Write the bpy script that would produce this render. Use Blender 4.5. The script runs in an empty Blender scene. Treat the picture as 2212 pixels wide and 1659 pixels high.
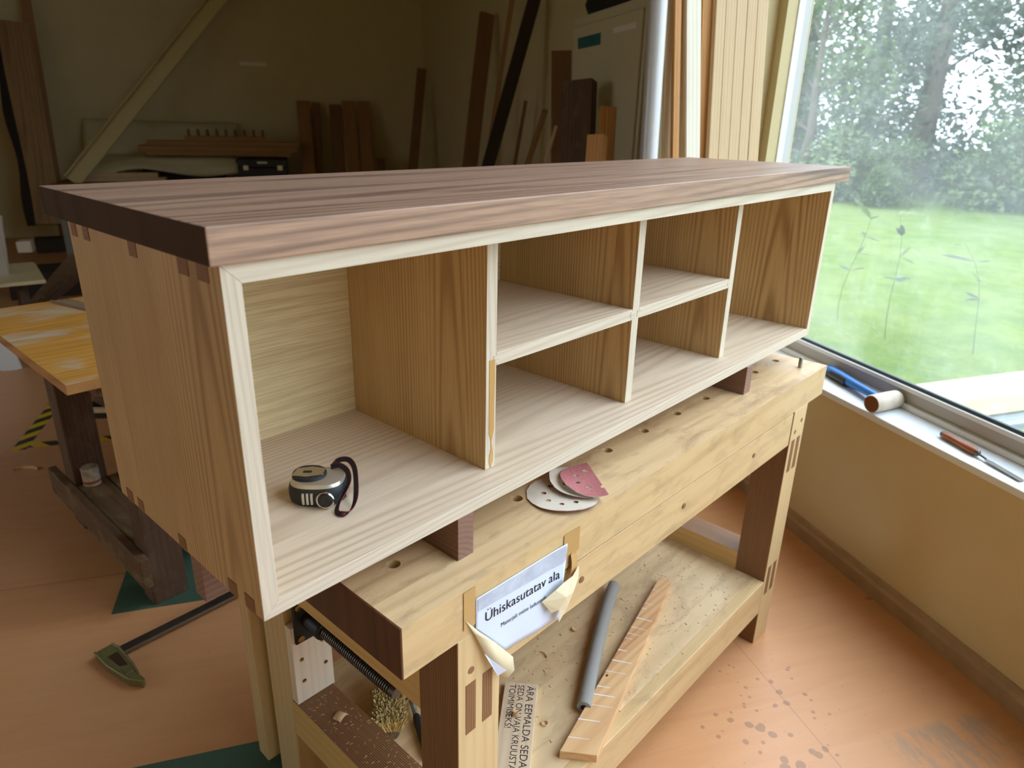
import bpy, bmesh, math, random
from mathutils import Vector, Matrix, noise

random.seed(7)
S = bpy.context.scene
COL = S.collection
PI = math.pi

# ------------------------------------------------------------------ camera
cam_d = bpy.data.cameras.new('camera')
cam = bpy.data.objects.new('camera', cam_d)
COL.objects.link(cam)
R0 = (0.673931, -0.73845, 0.022556)
R1 = (-0.248933, -0.255717, -0.934153)
R2 = (0.695593, 0.62394, -0.35616)
CAM = (-0.28668, -0.61946, 1.42318)
cam.matrix_world = Matrix(((R0[0], -R1[0], -R2[0], CAM[0]), (R0[1], -R1[1], -R2[1], CAM[1]),
                           (R0[2], -R1[2], -R2[2], CAM[2]), (0, 0, 0, 1)))
cam_d.sensor_width = 36.0
cam_d.lens = 24.4072
cam_d.clip_start = 0.02
cam_d.clip_end = 300
cam_d.dof.use_dof = True
cam_d.dof.focus_distance = 1.15
cam_d.dof.aperture_fstop = 5.6
S.camera = cam

# ------------------------------------------------------------------ sky and exposure
SKY = 8.6
world = bpy.data.worlds.new('overcast_sky')
S.world = world
world.use_nodes = True
wn = world.node_tree.nodes
bg = wn['Background']
# standard overcast sky: three times as bright overhead as at the horizon, the same all round
wl = world.node_tree.links
w_tc = wn.new('ShaderNodeTexCoord')
w_sep = wn.new('ShaderNodeSeparateXYZ')
wl.new(w_tc.outputs['Generated'], w_sep.inputs[0])
w_map = wn.new('ShaderNodeMapRange')
wl.new(w_sep.outputs['Z'], w_map.inputs[0])
w_map.inputs[1].default_value = 0.0
w_map.inputs[2].default_value = 1.0
w_map.inputs[3].default_value = SKY / 3
w_map.inputs[4].default_value = SKY
wl.new(w_map.outputs[0], bg.inputs['Strength'])
bg.inputs['Color'].default_value = (0.80, 0.91, 1.08, 1)
S.view_settings.view_transform = 'Standard'
S.view_settings.look = 'None'
S.view_settings.exposure = 0.12
S.view_settings.gamma = 1.0
S.view_settings.use_curve_mapping = False


# ------------------------------------------------------------------ helpers
def lin(r, g, b, a=1.0):
    def f(c):
        c /= 255.0
        return c / 12.92 if c <= 0.04045 else ((c + 0.055) / 1.055) ** 2.4
    return (f(r), f(g), f(b), a)


class MB:
    """collects shapes for ONE mesh object"""
    def __init__(s):
        s.v, s.f = [], []

    def add(s, vs, fs):
        o = len(s.v)
        s.v += [tuple(v) for v in vs]
        s.f += [tuple(i + o for i in f) for f in fs]
        return s

    def box(s, lo, hi, M=None):
        x0, y0, z0 = lo
        x1, y1, z1 = hi
        vs = [(x0, y0, z0), (x1, y0, z0), (x1, y1, z0), (x0, y1, z0), (x0, y0, z1), (x1, y0, z1), (x1, y1, z1), (x0, y1, z1)]
        if M:
            vs = [M @ Vector(v) for v in vs]
        return s.add(vs, [(0, 3, 2, 1), (4, 5, 6, 7), (0, 1, 5, 4), (1, 2, 6, 5), (2, 3, 7, 6), (3, 0, 4, 7)])

    def prism(s, base, vec):
        n = len(base)
        vec = Vector(vec)
        vs = [Vector(b) for b in base] + [Vector(b) + vec for b in base]
        fs = [tuple(range(n))[::-1], tuple(range(n, 2 * n))] + [(i, (i + 1) % n, n + (i + 1) % n, n + i) for i in range(n)]
        return s.add(vs, fs)

    def tube(s, path, r, seg=10, cap=True):
        path = [Vector(p) for p in path]
        rs = r if isinstance(r, (list, tuple)) else [r] * len(path)
        up = None
        rings = []
        for i, p in enumerate(path):
            t = (path[min(i + 1, len(path) - 1)] - path[max(i - 1, 0)]).normalized()
            if up is None:
                up = t.orthogonal().normalized()
            up = (up - t * up.dot(t)).normalized()
            b = t.cross(up)
            rings.append([p + (up * math.cos(2 * PI * k / seg) + b * math.sin(2 * PI * k / seg)) * rs[i] for k in range(seg)])
        vs = [v for rg in rings for v in rg]
        fs = []
        for i in range(len(path) - 1):
            for k in range(seg):
                a, b2 = i * seg + k, i * seg + (k + 1) % seg
                fs.append((a, b2, b2 + seg, a + seg))
        if cap:
            fs.append(tuple(range(seg))[::-1])
            fs.append(tuple(range((len(path) - 1) * seg, len(path) * seg)))
        return s.add(vs, fs)

    def lathe(s, prof, seg=24, M=None):
        vs, fs = [], []
        for r, z in prof:
            for k in range(seg):
                v = Vector((r * math.cos(2 * PI * k / seg), r * math.sin(2 * PI * k / seg), z))
                vs.append(M @ v if M else v)
        for i in range(len(prof) - 1):
            for k in range(seg):
                a, b = i * seg + k, i * seg + (k + 1) % seg
                fs.append((a, b, b + seg, a + seg))
        fs.append(tuple(range(seg))[::-1])
        fs.append(tuple(range((len(prof) - 1) * seg, len(prof) * seg)))
        return s.add(vs, fs)

    def ribbon(s, path, wdirs, w, th):
        """flat strap: path points, a width direction at each point"""
        path = [Vector(p) for p in path]
        vs, fs = [], []
        for i, p in enumerate(path):
            t = (path[min(i + 1, len(path) - 1)] - path[max(i - 1, 0)]).normalized()
            d = Vector(wdirs[i])
            d = (d - t * d.dot(t)).normalized()
            nn = t.cross(d)
            for a, b in ((-1, -1), (1, -1), (1, 1), (-1, 1)):
                vs.append(p + d * (w / 2 * a) + nn * (th / 2 * b))
        for i in range(len(path) - 1):
            for k in range(4):
                a, b = i * 4 + k, i * 4 + (k + 1) % 4
                fs.append((a, b, b + 4, a + 4))
        fs.append((0, 1, 2, 3))
        n = len(path) * 4
        fs.append((n - 1, n - 2, n - 3, n - 4))
        return s.add(vs, fs)

    def grid(s, nu, nv, fn):
        vs = [fn(i / (nu - 1), j / (nv - 1)) for j in range(nv) for i in range(nu)]
        fs = [(j * nu + i, j * nu + i + 1, (j + 1) * nu + i + 1, (j + 1) * nu + i) for j in range(nv - 1) for i in range(nu - 1)]
        return s.add(vs, fs)

    def mesh(s, name, mats, sel=None, smooth=None, recalc=True):
        me = bpy.data.meshes.new(name)
        me.from_pydata([tuple(v) for v in s.v], [], s.f)
        if recalc:
            bm = bmesh.new()
            bm.from_mesh(me)
            bmesh.ops.recalc_face_normals(bm, faces=bm.faces)
            bm.to_mesh(me)
            bm.free()
        if not isinstance(mats, (list, tuple)):
            mats = [mats]
        for m in mats:
            me.materials.append(m)
        if sel:
            for p in me.polygons:
                p.material_index = sel(p.normal, p.center)
        if smooth is not None:
            for p in me.polygons:
                p.use_smooth = True
            me.set_sharp_from_angle(angle=math.radians(smooth))
        return me

    def build(s, name, mats, parent=None, loc=(0, 0, 0), rot=(0, 0, 0), bevel=0.0, sel=None, smooth=None, M=None, recalc=True, solid=0.0):
        me = s.mesh(name, mats, sel, smooth, recalc)
        o = bpy.data.objects.new(name, me)
        COL.objects.link(o)
        if parent:
            o.parent = parent
        if M is not None:
            o.matrix_basis = M
        else:
            o.location = loc
            o.rotation_euler = rot
        if solid:
            md = o.modifiers.new('thickness', 'SOLIDIFY')
            md.thickness = solid
        if bevel:
            md = o.modifiers.new('bevel', 'BEVEL')
            md.width = bevel
            md.segments = 2
            md.limit_method = 'ANGLE'
            md.angle_limit = math.radians(40)
        return o


def box(name, size, loc, mat, parent=None, bevel=0.001, rot=(0, 0, 0), sel=None):
    """box centred on its own origin"""
    a, b, c = size[0] / 2, size[1] / 2, size[2] / 2
    return MB().box((-a, -b, -c), (a, b, c)).build(name, mat, parent, loc, rot, bevel, sel)


def bx2(name, lo, hi, mat, parent=None, bevel=0.001, sel=None):
    c = [(lo[i] + hi[i]) / 2 for i in range(3)]
    return box(name, [hi[i] - lo[i] for i in range(3)], c, mat, parent, bevel, sel=sel)


def tag(o, label, cat, group=None):
    o['label'] = label
    o['category'] = cat
    if group:
        o['group'] = group
    return o


def struct(o, label=None):
    o['kind'] = 'structure'
    if label:
        o['label'] = label
    return o


def thing(name, label, cat, loc=(0, 0, 0), rz=0.0, group=None, M=None):
    o = bpy.data.objects.new(name, None)
    o.empty_display_size = 0.05
    COL.objects.link(o)
    if M is not None:
        o.matrix_basis = M
    else:
        o.location = loc
        o.rotation_euler = (0, 0, rz)
    return tag(o, label, cat, group)


# ------------------------------------------------------------------ room frame
TH = math.radians(59.2)
P0 = Vector((2.05766, -0.00609, 0))
UU = Vector((math.cos(TH), math.sin(TH), 0))
NN = Vector((-math.sin(TH), math.cos(TH), 0))


def RW(a, n, z=0.0):
    """a: metres along the window wall, n: metres into the room, z: height"""
    q = P0 + UU * a + NN * n
    return Vector((q.x, q.y, z))


def RM(a=0, n=0, z=0):
    return Matrix.Translation(RW(a, n, z)) @ Matrix.Rotation(TH, 4, 'Z')


# ------------------------------------------------------------------ materials
MATS = {}


def newmat(name):
    m = bpy.data.materials.new(name)
    m.use_nodes = True
    nt = m.node_tree
    b = nt.nodes['Principled BSDF']
    MATS[name] = m
    return m, nt, b


class NT:
    """tiny node graph writer"""
    def __init__(s, nt):
        s.nt = nt

    def n(s, typ, **kw):
        nd = s.nt.nodes.new(typ)
        for k, v in kw.items():
            if k.startswith('i_'):
                key = k[2:]
                nd.inputs[int(key) if key.isdigit() else key].default_value = v
            else:
                setattr(nd, k, v)
        return nd

    def link(s, a, b):
        s.nt.links.new(a, b)

    def math(s, op, a, b=None, clamp=False):
        nd = s.nt.nodes.new('ShaderNodeMath')
        nd.operation = op
        nd.use_clamp = clamp
        for i, x in enumerate((a, b)):
            if x is None:
                continue
            if isinstance(x, (int, float)):
                nd.inputs[i].default_value = x
            else:
                s.link(x, nd.inputs[i])
        return nd.outputs[0]

    def vmath(s, op, a, b):
        nd = s.nt.nodes.new('ShaderNodeVectorMath')
        nd.operation = op
        for i, x in enumerate((a, b)):
            if isinstance(x, (tuple, list)):
                nd.inputs[i].default_value = x
            elif isinstance(x, (int, float)):
                nd.inputs['Scale'].default_value = x
            else:
                s.link(x, nd.inputs[i] if op != 'SCALE' or i == 0 else nd.inputs['Scale'])
        return nd.outputs[0]

    def mix(s, fac, a, b, blend='MIX'):
        nd = s.nt.nodes.new('ShaderNodeMix')
        nd.data_type = 'RGBA'
        nd.blend_type = blend
        for x, i in ((fac, 0), (a, 6), (b, 7)):
            if isinstance(x, (int, float)):
                nd.inputs[i].default_value = x
            elif isinstance(x, (tuple, list)):
                nd.inputs[i].default_value = x
            else:
                s.link(x, nd.inputs[i])
        return nd.outputs[2]

    def ramp(s, fac, stops):
        nd = s.nt.nodes.new('ShaderNodeValToRGB')
        e = nd.color_ramp.elements
        while len(e) < len(stops):
            e.new(0.5)
        for i, (p, c) in enumerate(stops):
            e[i].position = p
            e[i].color = c if len(c) == 4 else (*c, 1)
        s.link(fac, nd.inputs[0])
        return nd.outputs[0]

    def step(s, fac, lo, hi):
        nd = s.nt.nodes.new('ShaderNodeMapRange')
        s.link(fac, nd.inputs[0])
        nd.inputs[1].default_value = lo
        nd.inputs[2].default_value = hi
        return nd.outputs[0]

    def noise(s, vec, scale, detail=2.0, rough=0.5, dist=0.0):
        nd = s.nt.nodes.new('ShaderNodeTexNoise')
        s.link(vec, nd.inputs['Vector'])
        nd.inputs['Scale'].default_value = scale
        nd.inputs['Detail'].default_value = detail
        nd.inputs['Roughness'].default_value = rough
        nd.inputs['Distortion'].default_value = dist
        return nd.outputs['Fac']

    def objco(s, rnd=0.3):
        tc = s.nt.nodes.new('ShaderNodeTexCoord')
        if not rnd:
            return tc.outputs['Object']
        oi = s.nt.nodes.new('ShaderNodeObjectInfo')
        cmb = s.nt.nodes.new('ShaderNodeCombineXYZ')
        r = oi.outputs['Random']
        s.link(s.math('MULTIPLY', r, rnd), cmb.inputs[0])
        s.link(s.math('MULTIPLY', s.math('FRACT', s.math('MULTIPLY', r, 7.31)), rnd), cmb.inputs[1])
        s.link(s.math('MULTIPLY', s.math('FRACT', s.math('MULTIPLY', r, 13.7)), rnd), cmb.inputs[2])
        return s.vmath('ADD', tc.outputs['Object'], cmb.outputs[0])

    def scale(s, vec, sc, loc=(0, 0, 0), rot=(0, 0, 0)):
        nd = s.nt.nodes.new('ShaderNodeMapping')
        s.link(vec, nd.inputs[0])
        nd.inputs['Location'].default_value = loc
        nd.inputs['Rotation'].default_value = rot
        nd.inputs['Scale'].default_value = sc
        return nd.outputs[0]

    def sep(s, vec):
        nd = s.nt.nodes.new('ShaderNodeSeparateXYZ')
        s.link(vec, nd.inputs[0])
        return nd.outputs

    def bump(s, h, bsdf, strength=0.2, dist=0.001):
        nd = s.nt.nodes.new('ShaderNodeBump')
        nd.inputs['Strength'].default_value = strength
        nd.inputs['Distance'].default_value = dist
        s.link(h, nd.inputs['Height'])
        s.link(nd.outputs[0], bsdf.inputs['Normal'])


def wood(name, light, dark, axis='X', spacing=0.006, contrast=0.6, fib=0.25, var=0.25, rough=0.55, dist=9.0,
         center=(0.03, 0.05, 0.04), stave=None, streak=None, streak_amt=0.5, sharp=2.2, knots=False, spec=0.4, wear=None):
    m, nt, b = newmat(name)
    g = NT(nt)
    co = g.objco(0.09)
    ai = 'XYZ'.index(axis)
    tint = None
    if stave:
        sx, w = stave
        k = g.math('FLOOR', g.math('DIVIDE', g.sep(g.objco(0))['XYZ'.index(sx)], w))
        wnz = g.n('ShaderNodeTexWhiteNoise', noise_dimensions='1D')
        g.link(k, wnz.inputs['W'])
        tint = wnz.outputs['Value']
        co = g.vmath('ADD', co, g.vmath('SCALE', wnz.outputs['Color'], 0.11))
    sc = [1, 1, 1]
    sc[ai] = 0.07
    v = g.scale(co, sc, loc=center, rot=(0.28, 0.22, 0.25))
    w = g.n('ShaderNodeTexWave', wave_type='RINGS', rings_direction=axis)
    g.link(v, w.inputs['Vector'])
    ws = 2 * PI / (20 * spacing)
    w.inputs['Scale'].default_value = ws
    w.inputs['Distortion'].default_value = dist
    w.inputs['Detail'].default_value = 3.5
    w.inputs['Detail Scale'].default_value = 7.0 / ws
    w.inputs['Detail Roughness'].default_value = 0.6
    ring = g.math('POWER', w.outputs['Fac'], sharp)
    sf = [1, 1, 1]
    sf[ai] = 0.025
    fibre = g.noise(g.scale(co, sf), 420, 3, 0.6)
    sl = [1, 1, 1]
    sl[ai] = 0.15
    big = g.noise(g.scale(co, sl), 9, 3, 0.55)
    fade = g.math('ADD', 0.25, g.math('MULTIPLY', g.step(g.noise(g.scale(co, sl), 14, 2, 0.5), 0.3, 0.7), 0.95))
    c = g.mix(g.math('MULTIPLY', g.math('MULTIPLY', ring, fade), contrast), light, dark)
    c = g.mix(g.math('MULTIPLY', g.step(fibre, 0.42, 0.75), fib), c, dark)
    c = g.mix(g.math('MULTIPLY', g.step(big, 0.35, 0.75), var), c, g.mix(0.5, light, dark))
    if streak:
        ss = [1, 1, 1]
        ss[ai] = 0.04
        st = g.noise(g.scale(co, ss), 26, 4, 0.6, 0.4)
        c = g.mix(g.math('MULTIPLY', g.step(st, 0.54, 0.68), streak_amt), c, streak)
    if tint is not None:
        c = g.mix(g.math('MULTIPLY', tint, 0.30), c, g.mix(0.55, light, dark))
    if knots:
        vo = g.n('ShaderNodeTexVoronoi', feature='F1')
        sk = [1, 1, 1]
        sk[ai] = 0.45
        g.link(g.scale(co, sk), vo.inputs['Vector'])
        vo.inputs['Scale'].default_value = 5.0
        kf = g.step(vo.outputs['Distance'], 0.10, 0.02)
        c = g.mix(g.math('MULTIPLY', kf, 0.7), c, dark)
    if wear:
        wc, amt, wsc = wear
        sw = [1, 1, 1]
        sw[ai] = 0.42
        wz = g.noise(g.scale(co, sw), wsc, 6, 0.68, 0.5)
        c = g.mix(g.math('MULTIPLY', g.step(wz, 0.50, 0.64), amt), c, wc)
    g.link(c, b.inputs['Base Color'])
    b.inputs['Roughness'].default_value = rough
    b.inputs['Specular IOR Level'].default_value = spec
    g.bump(g.math('ADD', fibre, g.math('MULTIPLY', ring, 0.4)), b, 0.12, 0.0006)
    return m


def plain(name, col, rough=0.5, metal=0.0, var=0.0, scale=20, spec=0.5, bump=0.0, col2=None):
    m, nt, b = newmat(name)
    b.inputs['Base Color'].default_value = col
    b.inputs['Roughness'].default_value = rough
    b.inputs['Metallic'].default_value = metal
    b.inputs['Specular IOR Level'].default_value = spec
    if var or bump or col2:
        g = NT(nt)
        nz = g.noise(g.objco(0.5), scale, 4, 0.6)
        c2 = col2 if col2 else tuple(x * 0.55 for x in col[:3]) + (1,)
        if var:
            g.link(g.mix(g.math('MULTIPLY', g.step(nz, 0.4, 0.7), var), col, c2), b.inputs['Base Color'])
        if bump:
            g.bump(nz, b, bump, 0.002)
    return m


ASH_L, ASH_D = lin(226, 207, 182), lin(172, 144, 116)
m_ash_x = wood('ash_along_x', ASH_L, ASH_D, 'X', 0.0080, 0.5, 0.28, 0.25, 0.5, 6, stave=('Y', 0.105))
m_ash_z = wood('ash_along_z', lin(214, 182, 132), lin(140, 100, 58), 'Z', 0.0048, 0.68, 0.36, 0.3, 0.5, 7, stave=('Y', 0.12))
m_ash_edge_x = wood('ash_edge_x', lin(212, 198, 178), lin(168, 146, 120), 'X', 0.0045, 0.42, 0.25, 0.15, 0.5, 5)
m_ash_edge_z = wood('ash_edge_z', lin(212, 198, 178), lin(168, 146, 120), 'Z', 0.0055, 0.42, 0.25, 0.15, 0.5, 5)
m_endgrain = wood('ash_end_grain', lin(150, 108, 72), lin(96, 62, 40), 'Y', 0.003, 0.6, 0.3, 0.3, 0.6, 3)
m_ply_pale = wood('pale_plywood', lin(230, 210, 164), lin(168, 136, 92), 'X', 0.017, 0.3, 0.60, 0.30, 0.55, 18)
m_walnut = wood('walnut', lin(178, 141, 116), lin(98, 68, 54), 'X', 0.012, 0.75, 0.55, 0.35, 0.45, 8,
                streak=lin(80, 58, 52), streak_amt=0.75, stave=('Y', 0.115), spec=0.5)
m_walnut_end = wood('walnut_end', lin(80, 56, 36), lin(42, 29, 20), 'Z', 0.02, 0.5, 0.3, 0.5, 0.7, 6, stave=('Y', 0.115), spec=0.15)
m_walnut_y = wood('walnut_along_y', lin(140, 106, 90), lin(86, 60, 50), 'Y', 0.008, 0.35, 0.3, 0.3, 0.5, 6)
m_walnut_xs = wood('walnut_along_x', lin(140, 108, 94), lin(86, 62, 54), 'X', 0.008, 0.5, 0.3, 0.3, 0.5, 6)
m_birch_x = wood('birch_along_x', lin(212, 182, 134), lin(164, 122, 76), 'X', 0.022, 0.3, 0.18, 0.35, 0.42, 14,
                 wear=(lin(140, 118, 90), 0.30, 22))
m_birch_y = wood('birch_along_y', lin(218, 182, 118), lin(182, 138, 80), 'Y', 0.02, 0.3, 0.15, 0.3, 0.45, 8)
m_birch_z = wood('birch_along_z', lin(214, 186, 138), lin(172, 132, 86), 'Z', 0.02, 0.3, 0.15, 0.3, 0.45, 8)
m_top = wood('bench_top', lin(220, 190, 146), lin(166, 122, 80), 'X', 0.026, 0.4, 0.2, 0.4, 0.4, 14, stave=('Y', 0.12),
             wear=(lin(124, 96, 72), 0.4, 18))
m_shelf = wood('shelf_ply', lin(218, 190, 148), lin(168, 130, 90), 'X', 0.06, 0.3, 0.12, 0.4, 0.42, 16,
               wear=(lin(146, 116, 88), 0.35, 16))
m_bench_end = wood('bench_end_grain', lin(104, 64, 36), lin(58, 34, 20), 'Z', 0.02, 0.6, 0.3, 0.5, 0.5, 8, stave=('Y', 0.06))
m_maple = wood('maple_block', lin(232, 214, 190), lin(180, 152, 126), 'Z', 0.013, 0.28, 0.1, 0.2, 0.5, 16)
m_pine = wood('pine_pale', lin(222, 194, 154), lin(180, 136, 94), 'Z', 0.010, 0.4, 0.2, 0.3, 0.55, 6, knots=True)
m_pine_w = wood('pine_white', lin(246, 238, 222), lin(208, 178, 136), 'Z', 0.014, 0.35, 0.12, 0.2, 0.55, 5, knots=True)
m_pine_o = wood('pine_orange', lin(206, 148, 86), lin(150, 96, 48), 'Z', 0.012, 0.4, 0.2, 0.3, 0.55, 5, knots=True)
m_brown = wood('brown_board', lin(138, 100, 66), lin(84, 58, 38), 'Z', 0.012, 0.5, 0.3, 0.4, 0.65, 6)
m_tan = wood('tan_board', lin(170, 126, 80), lin(110, 76, 46), 'Z', 0.014, 0.5, 0.3, 0.4, 0.65, 6, knots=True)
m_dark = wood('dark_board', lin(58, 44, 34), lin(30, 22, 17), 'Z', 0.012, 0.5, 0.3, 0.4, 0.7, 6)
m_dark_y = wood('dark_old_timber', lin(112, 84, 56), lin(58, 42, 30), 'Y', 0.014, 0.5, 0.4, 0.5, 0.7, 6, wear=(lin(150, 128, 92), 0.45, 14))
m_dark_z = wood('dark_post', lin(98, 72, 54), lin(50, 36, 28), 'Z', 0.014, 0.5, 0.4, 0.5, 0.65, 6, wear=(lin(128, 104, 78), 0.35, 18))
m_slab = wood('live_edge_slab', lin(172, 134, 94), lin(108, 78, 52), 'Z', 0.03, 0.55, 0.3, 0.5, 0.7, 10)
m_bark = plain('bark', lin(48, 36, 28), 0.9, var=0.8, scale=60, bump=0.8)
m_worn_ply = wood('worn_ply_top', lin(222, 158, 70), lin(150, 96, 40), 'X', 0.03, 0.5, 0.25, 0.5, 0.4, 12,
                  wear=(lin(204, 188, 164), 0.85, 7))
m_ply_edge = wood('ply_edge', lin(196, 142, 84), lin(110, 66, 34), 'Y', 0.004, 0.7, 0.2, 0.3, 0.55, 1)


def lvl(name, axis, spacing=0.0038, a=lin(176, 130, 84), bcol=lin(92, 58, 36)):
    m, nt, b = newmat(name)
    g = NT(nt)
    co = g.objco(0)
    w = g.n('ShaderNodeTexWave', wave_type='BANDS', bands_direction=axis)
    g.link(co, w.inputs['Vector'])
    w.inputs['Scale'].default_value = 2 * PI / (20 * spacing)
    w.inputs['Distortion'].default_value = 1.2
    w.inputs['Detail Scale'].default_value = 0.05
    sc = {'X': (900, 6, 6), 'Y': (6, 900, 6), 'Z': (6, 6, 900)}[axis]
    nz = g.noise(g.scale(co, tuple(x / 60 for x in sc)), 60, 2)
    c = g.mix(g.math('POWER', w.outputs['Fac'], 0.8), a, bcol)
    c = g.mix(g.math('MULTIPLY', g.step(nz, 0.35, 0.7), 0.4), c, bcol)
    g.link(c, b.inputs['Base Color'])
    b.inputs['Roughness'].default_value = 0.55
    return m


m_lvl_y = lvl('laminated_y', 'Y')
m_lvl_x = lvl('laminated_x', 'X')

m_wall = plain('cream_wall_paint', lin(212, 195, 152), 0.75, var=0.12, scale=3, bump=0.05)
m_ceil = plain('ceiling_paint', lin(132, 116, 90), 0.85)
m_white = plain('white_frame', lin(236, 236, 232), 0.35)
m_sill = plain('white_sill', lin(232, 236, 240), 0.25)
m_grey_strip = plain('grey_recess_band', lin(186, 178, 166), 0.6)  # grey tone for the set-back band between the white rails
m_dark_gasket = plain('dark_gasket', lin(60, 74, 78), 0.5)
m_skirting = plain('skirting', lin(176, 150, 116), 0.6, var=0.4, scale=14)
m_black = plain('black_plastic', lin(20, 20, 22), 0.4)
m_rubber = plain('black_rubber', lin(30, 31, 34), 0.6, bump=0.1, scale=300)
m_chrome = plain('chrome', lin(210, 206, 198), 0.16, 1.0)
m_silver = plain('silver_paint', lin(200, 192, 176), 0.32, 0.7)
m_steel = plain('steel', lin(150, 148, 142), 0.35, 1.0)
m_darksteel = plain('dark_steel', lin(104, 98, 90), 0.38, 0.85, var=0.3, scale=30)
m_castiron = plain('black_casting', lin(34, 32, 30), 0.5, 0.2)
m_brass = plain('brassy_screw', lin(150, 116, 66), 0.38, 0.9)
m_olive = plain('olive_cast', lin(126, 118, 72), 0.4, 0.35, var=0.35, scale=60)
m_paper = plain('paper_blue_white', lin(214, 222, 240), 0.55)
m_ink = plain('ink', lin(14, 14, 24), 0.6)
m_marker = plain('marker_ink', lin(44, 40, 40), 0.7)
m_tape = plain('yellowed_tape', lin(226, 212, 176), 0.35)
m_sandback = plain('sandpaper_back', lin(226, 214, 196), 0.8, var=0.25, scale=30)
m_sandpink = plain('sandpaper_grit', lin(176, 98, 100), 0.85, var=0.5, scale=500, col2=lin(214, 160, 156))
m_sandrim = plain('sandpaper_pink_rim', lin(170, 116, 118), 0.85)
m_foam = plain('grey_foam', lin(146, 142, 136), 0.9, bump=0.3, scale=400)
m_near_black = plain('near_black', lin(30, 30, 30), 0.9)
m_bristle = plain('bristle', lin(222, 196, 136), 0.9)
m_blue = plain('blue_handle', lin(30, 116, 196), 0.4)
m_mallet = plain('mallet_rubber', lin(212, 200, 180), 0.75, var=0.4, scale=18, bump=0.2, col2=lin(140, 120, 96))
m_mallet_end = plain('mallet_end', lin(132, 84, 46), 0.8, var=0.3)
m_handle = plain('orange_wood_handle', lin(158, 84, 40), 0.4, var=0.3)
m_can = plain('stained_can', lin(196, 182, 160), 0.5, var=0.85, scale=26, col2=lin(96, 62, 40))
m_can_lid = plain('can_lid', lin(170, 158, 116), 0.35, 0.5, var=0.3)
m_green = plain('green_floor_paint', lin(74, 100, 84), 0.4, var=0.35, scale=9, col2=lin(52, 66, 50))
m_sheet = plain('grey_sheet', lin(206, 206, 204), 0.5)
m_greydoor = plain('grey_panel', lin(128, 122, 112), 0.6)
m_tarp = plain('pale_plastic_tarp', lin(208, 196, 158), 0.35, var=0.2, scale=6)
m_metal_cab = plain('grey_beige_metal', lin(206, 196, 164), 0.45)
m_teal = plain('teal_sticker', lin(24, 92, 104), 0.5)
m_lab = plain('white_label', lin(232, 226, 214), 0.6)
m_roll = plain('silvery_roll', lin(196, 192, 190), 0.3, 0.1)
m_brace = plain('painted_brace', lin(214, 196, 142), 0.6)
m_yellow_glue = plain('dried_glue', lin(190, 148, 88), 0.35)
m_red = plain('strap_red', lin(150, 44, 40), 0.8)
m_strap = plain('strap_black', lin(26, 24, 26), 0.85, bump=0.3, scale=800)


def floor_mat():
    m, nt, b = newmat('floor_boards')
    g = NT(nt)
    co = g.objco(0)
    base = lin(208, 150, 100)
    v = g.scale(co, (1, 0.1, 1), rot=(0, 0, 0))
    grain = g.noise(v, 26, 4, 0.6, 0.6)
    big = g.noise(co, 1.6, 3, 0.6)
    c = g.mix(g.math('MULTIPLY', g.step(grain, 0.4, 0.75), 0.35), base, lin(186, 122, 76))
    c = g.mix(g.math('MULTIPLY', g.step(big, 0.35, 0.7), 0.35), c, lin(216, 166, 126))
    # sheet seams
    xy = g.sep(co)
    for ax, w, off in ((1, 1.22, 0.036), (0, 2.44, 0.31)):
        fr = g.math('ABSOLUTE', g.math('SUBTRACT', g.math('FRACT', g.math('ADD', g.math('DIVIDE', xy[ax], w), off)), 0.5))
        c = g.mix(g.math('MULTIPLY', g.step(fr, 0.0012, 0.0004), 0.45), c, lin(96, 62, 44))
    # old grey marking, worn away, beside the window wall
    gm = g.noise(g.scale(co, (1.4, 5, 1)), 6, 5, 0.7)
    sx = g.math('MULTIPLY', g.step(xy[1], 0.06, 0.12), g.step(xy[1], 0.42, 0.36))
    sy = g.math('MULTIPLY', g.step(xy[0], -0.905, -0.885), g.step(xy[0], -0.745, -0.765))
    mk = g.math('MULTIPLY', g.math('MULTIPLY', sx, sy), g.step(gm, 0.46, 0.54))
    c = g.mix(g.math('MULTIPLY', mk, 0.5), c, lin(150, 140, 126))
    # dried drips and dirt in front of the bench
    vo = g.n('ShaderNodeTexVoronoi', feature='F1')
    g.link(g.vmath('ADD', co, g.vmath('SCALE', g.n('ShaderNodeTexNoise').outputs['Color'], 0.0)), vo.inputs['Vector'])
    vo.inputs['Scale'].default_value = 30
    msk = g.noise(co, 5.0, 3, 0.6)
    reg = g.math('MULTIPLY', g.math('MULTIPLY', g.step(xy[1], 0.92, 0.72), g.step(xy[1], 0.42, 0.56)),
                 g.math('MULTIPLY', g.step(xy[0], -1.3, -0.9), g.step(xy[0], -0.38, -0.52)))
    sz = g.math('MULTIPLY', g.step(msk, 0.34, 0.62), reg)
    spots = g.step(g.math('SUBTRACT', vo.outputs['Distance'], g.math('MULTIPLY', sz, 0.55)), 0.02, -0.03)
    c = g.mix(g.math('MULTIPLY', spots, 0.5), c, lin(112, 84, 64))
    fine = g.noise(co, 90, 3, 0.7)
    c = g.mix(g.math('MULTIPLY', g.step(fine, 0.66, 0.74), 0.5), c, lin(86, 58, 42))
    # scattered knots over the whole floor
    vk = g.n('ShaderNodeTexVoronoi', feature='F1')
    g.link(g.scale(co, (1, 0.45, 1)), vk.inputs['Vector'])
    vk.inputs['Scale'].default_value = 6
    c = g.mix(g.math('MULTIPLY', g.step(vk.outputs['Distance'], 0.075, 0.02), 0.5), c, lin(120, 70, 40))
    g.link(c, b.inputs['Base Color'])
    g.link(g.math('ADD', 0.30, g.math('MULTIPLY', big, 0.22)), b.inputs['Roughness'])
    g.bump(grain, b, 0.05, 0.001)
    return m


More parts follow.
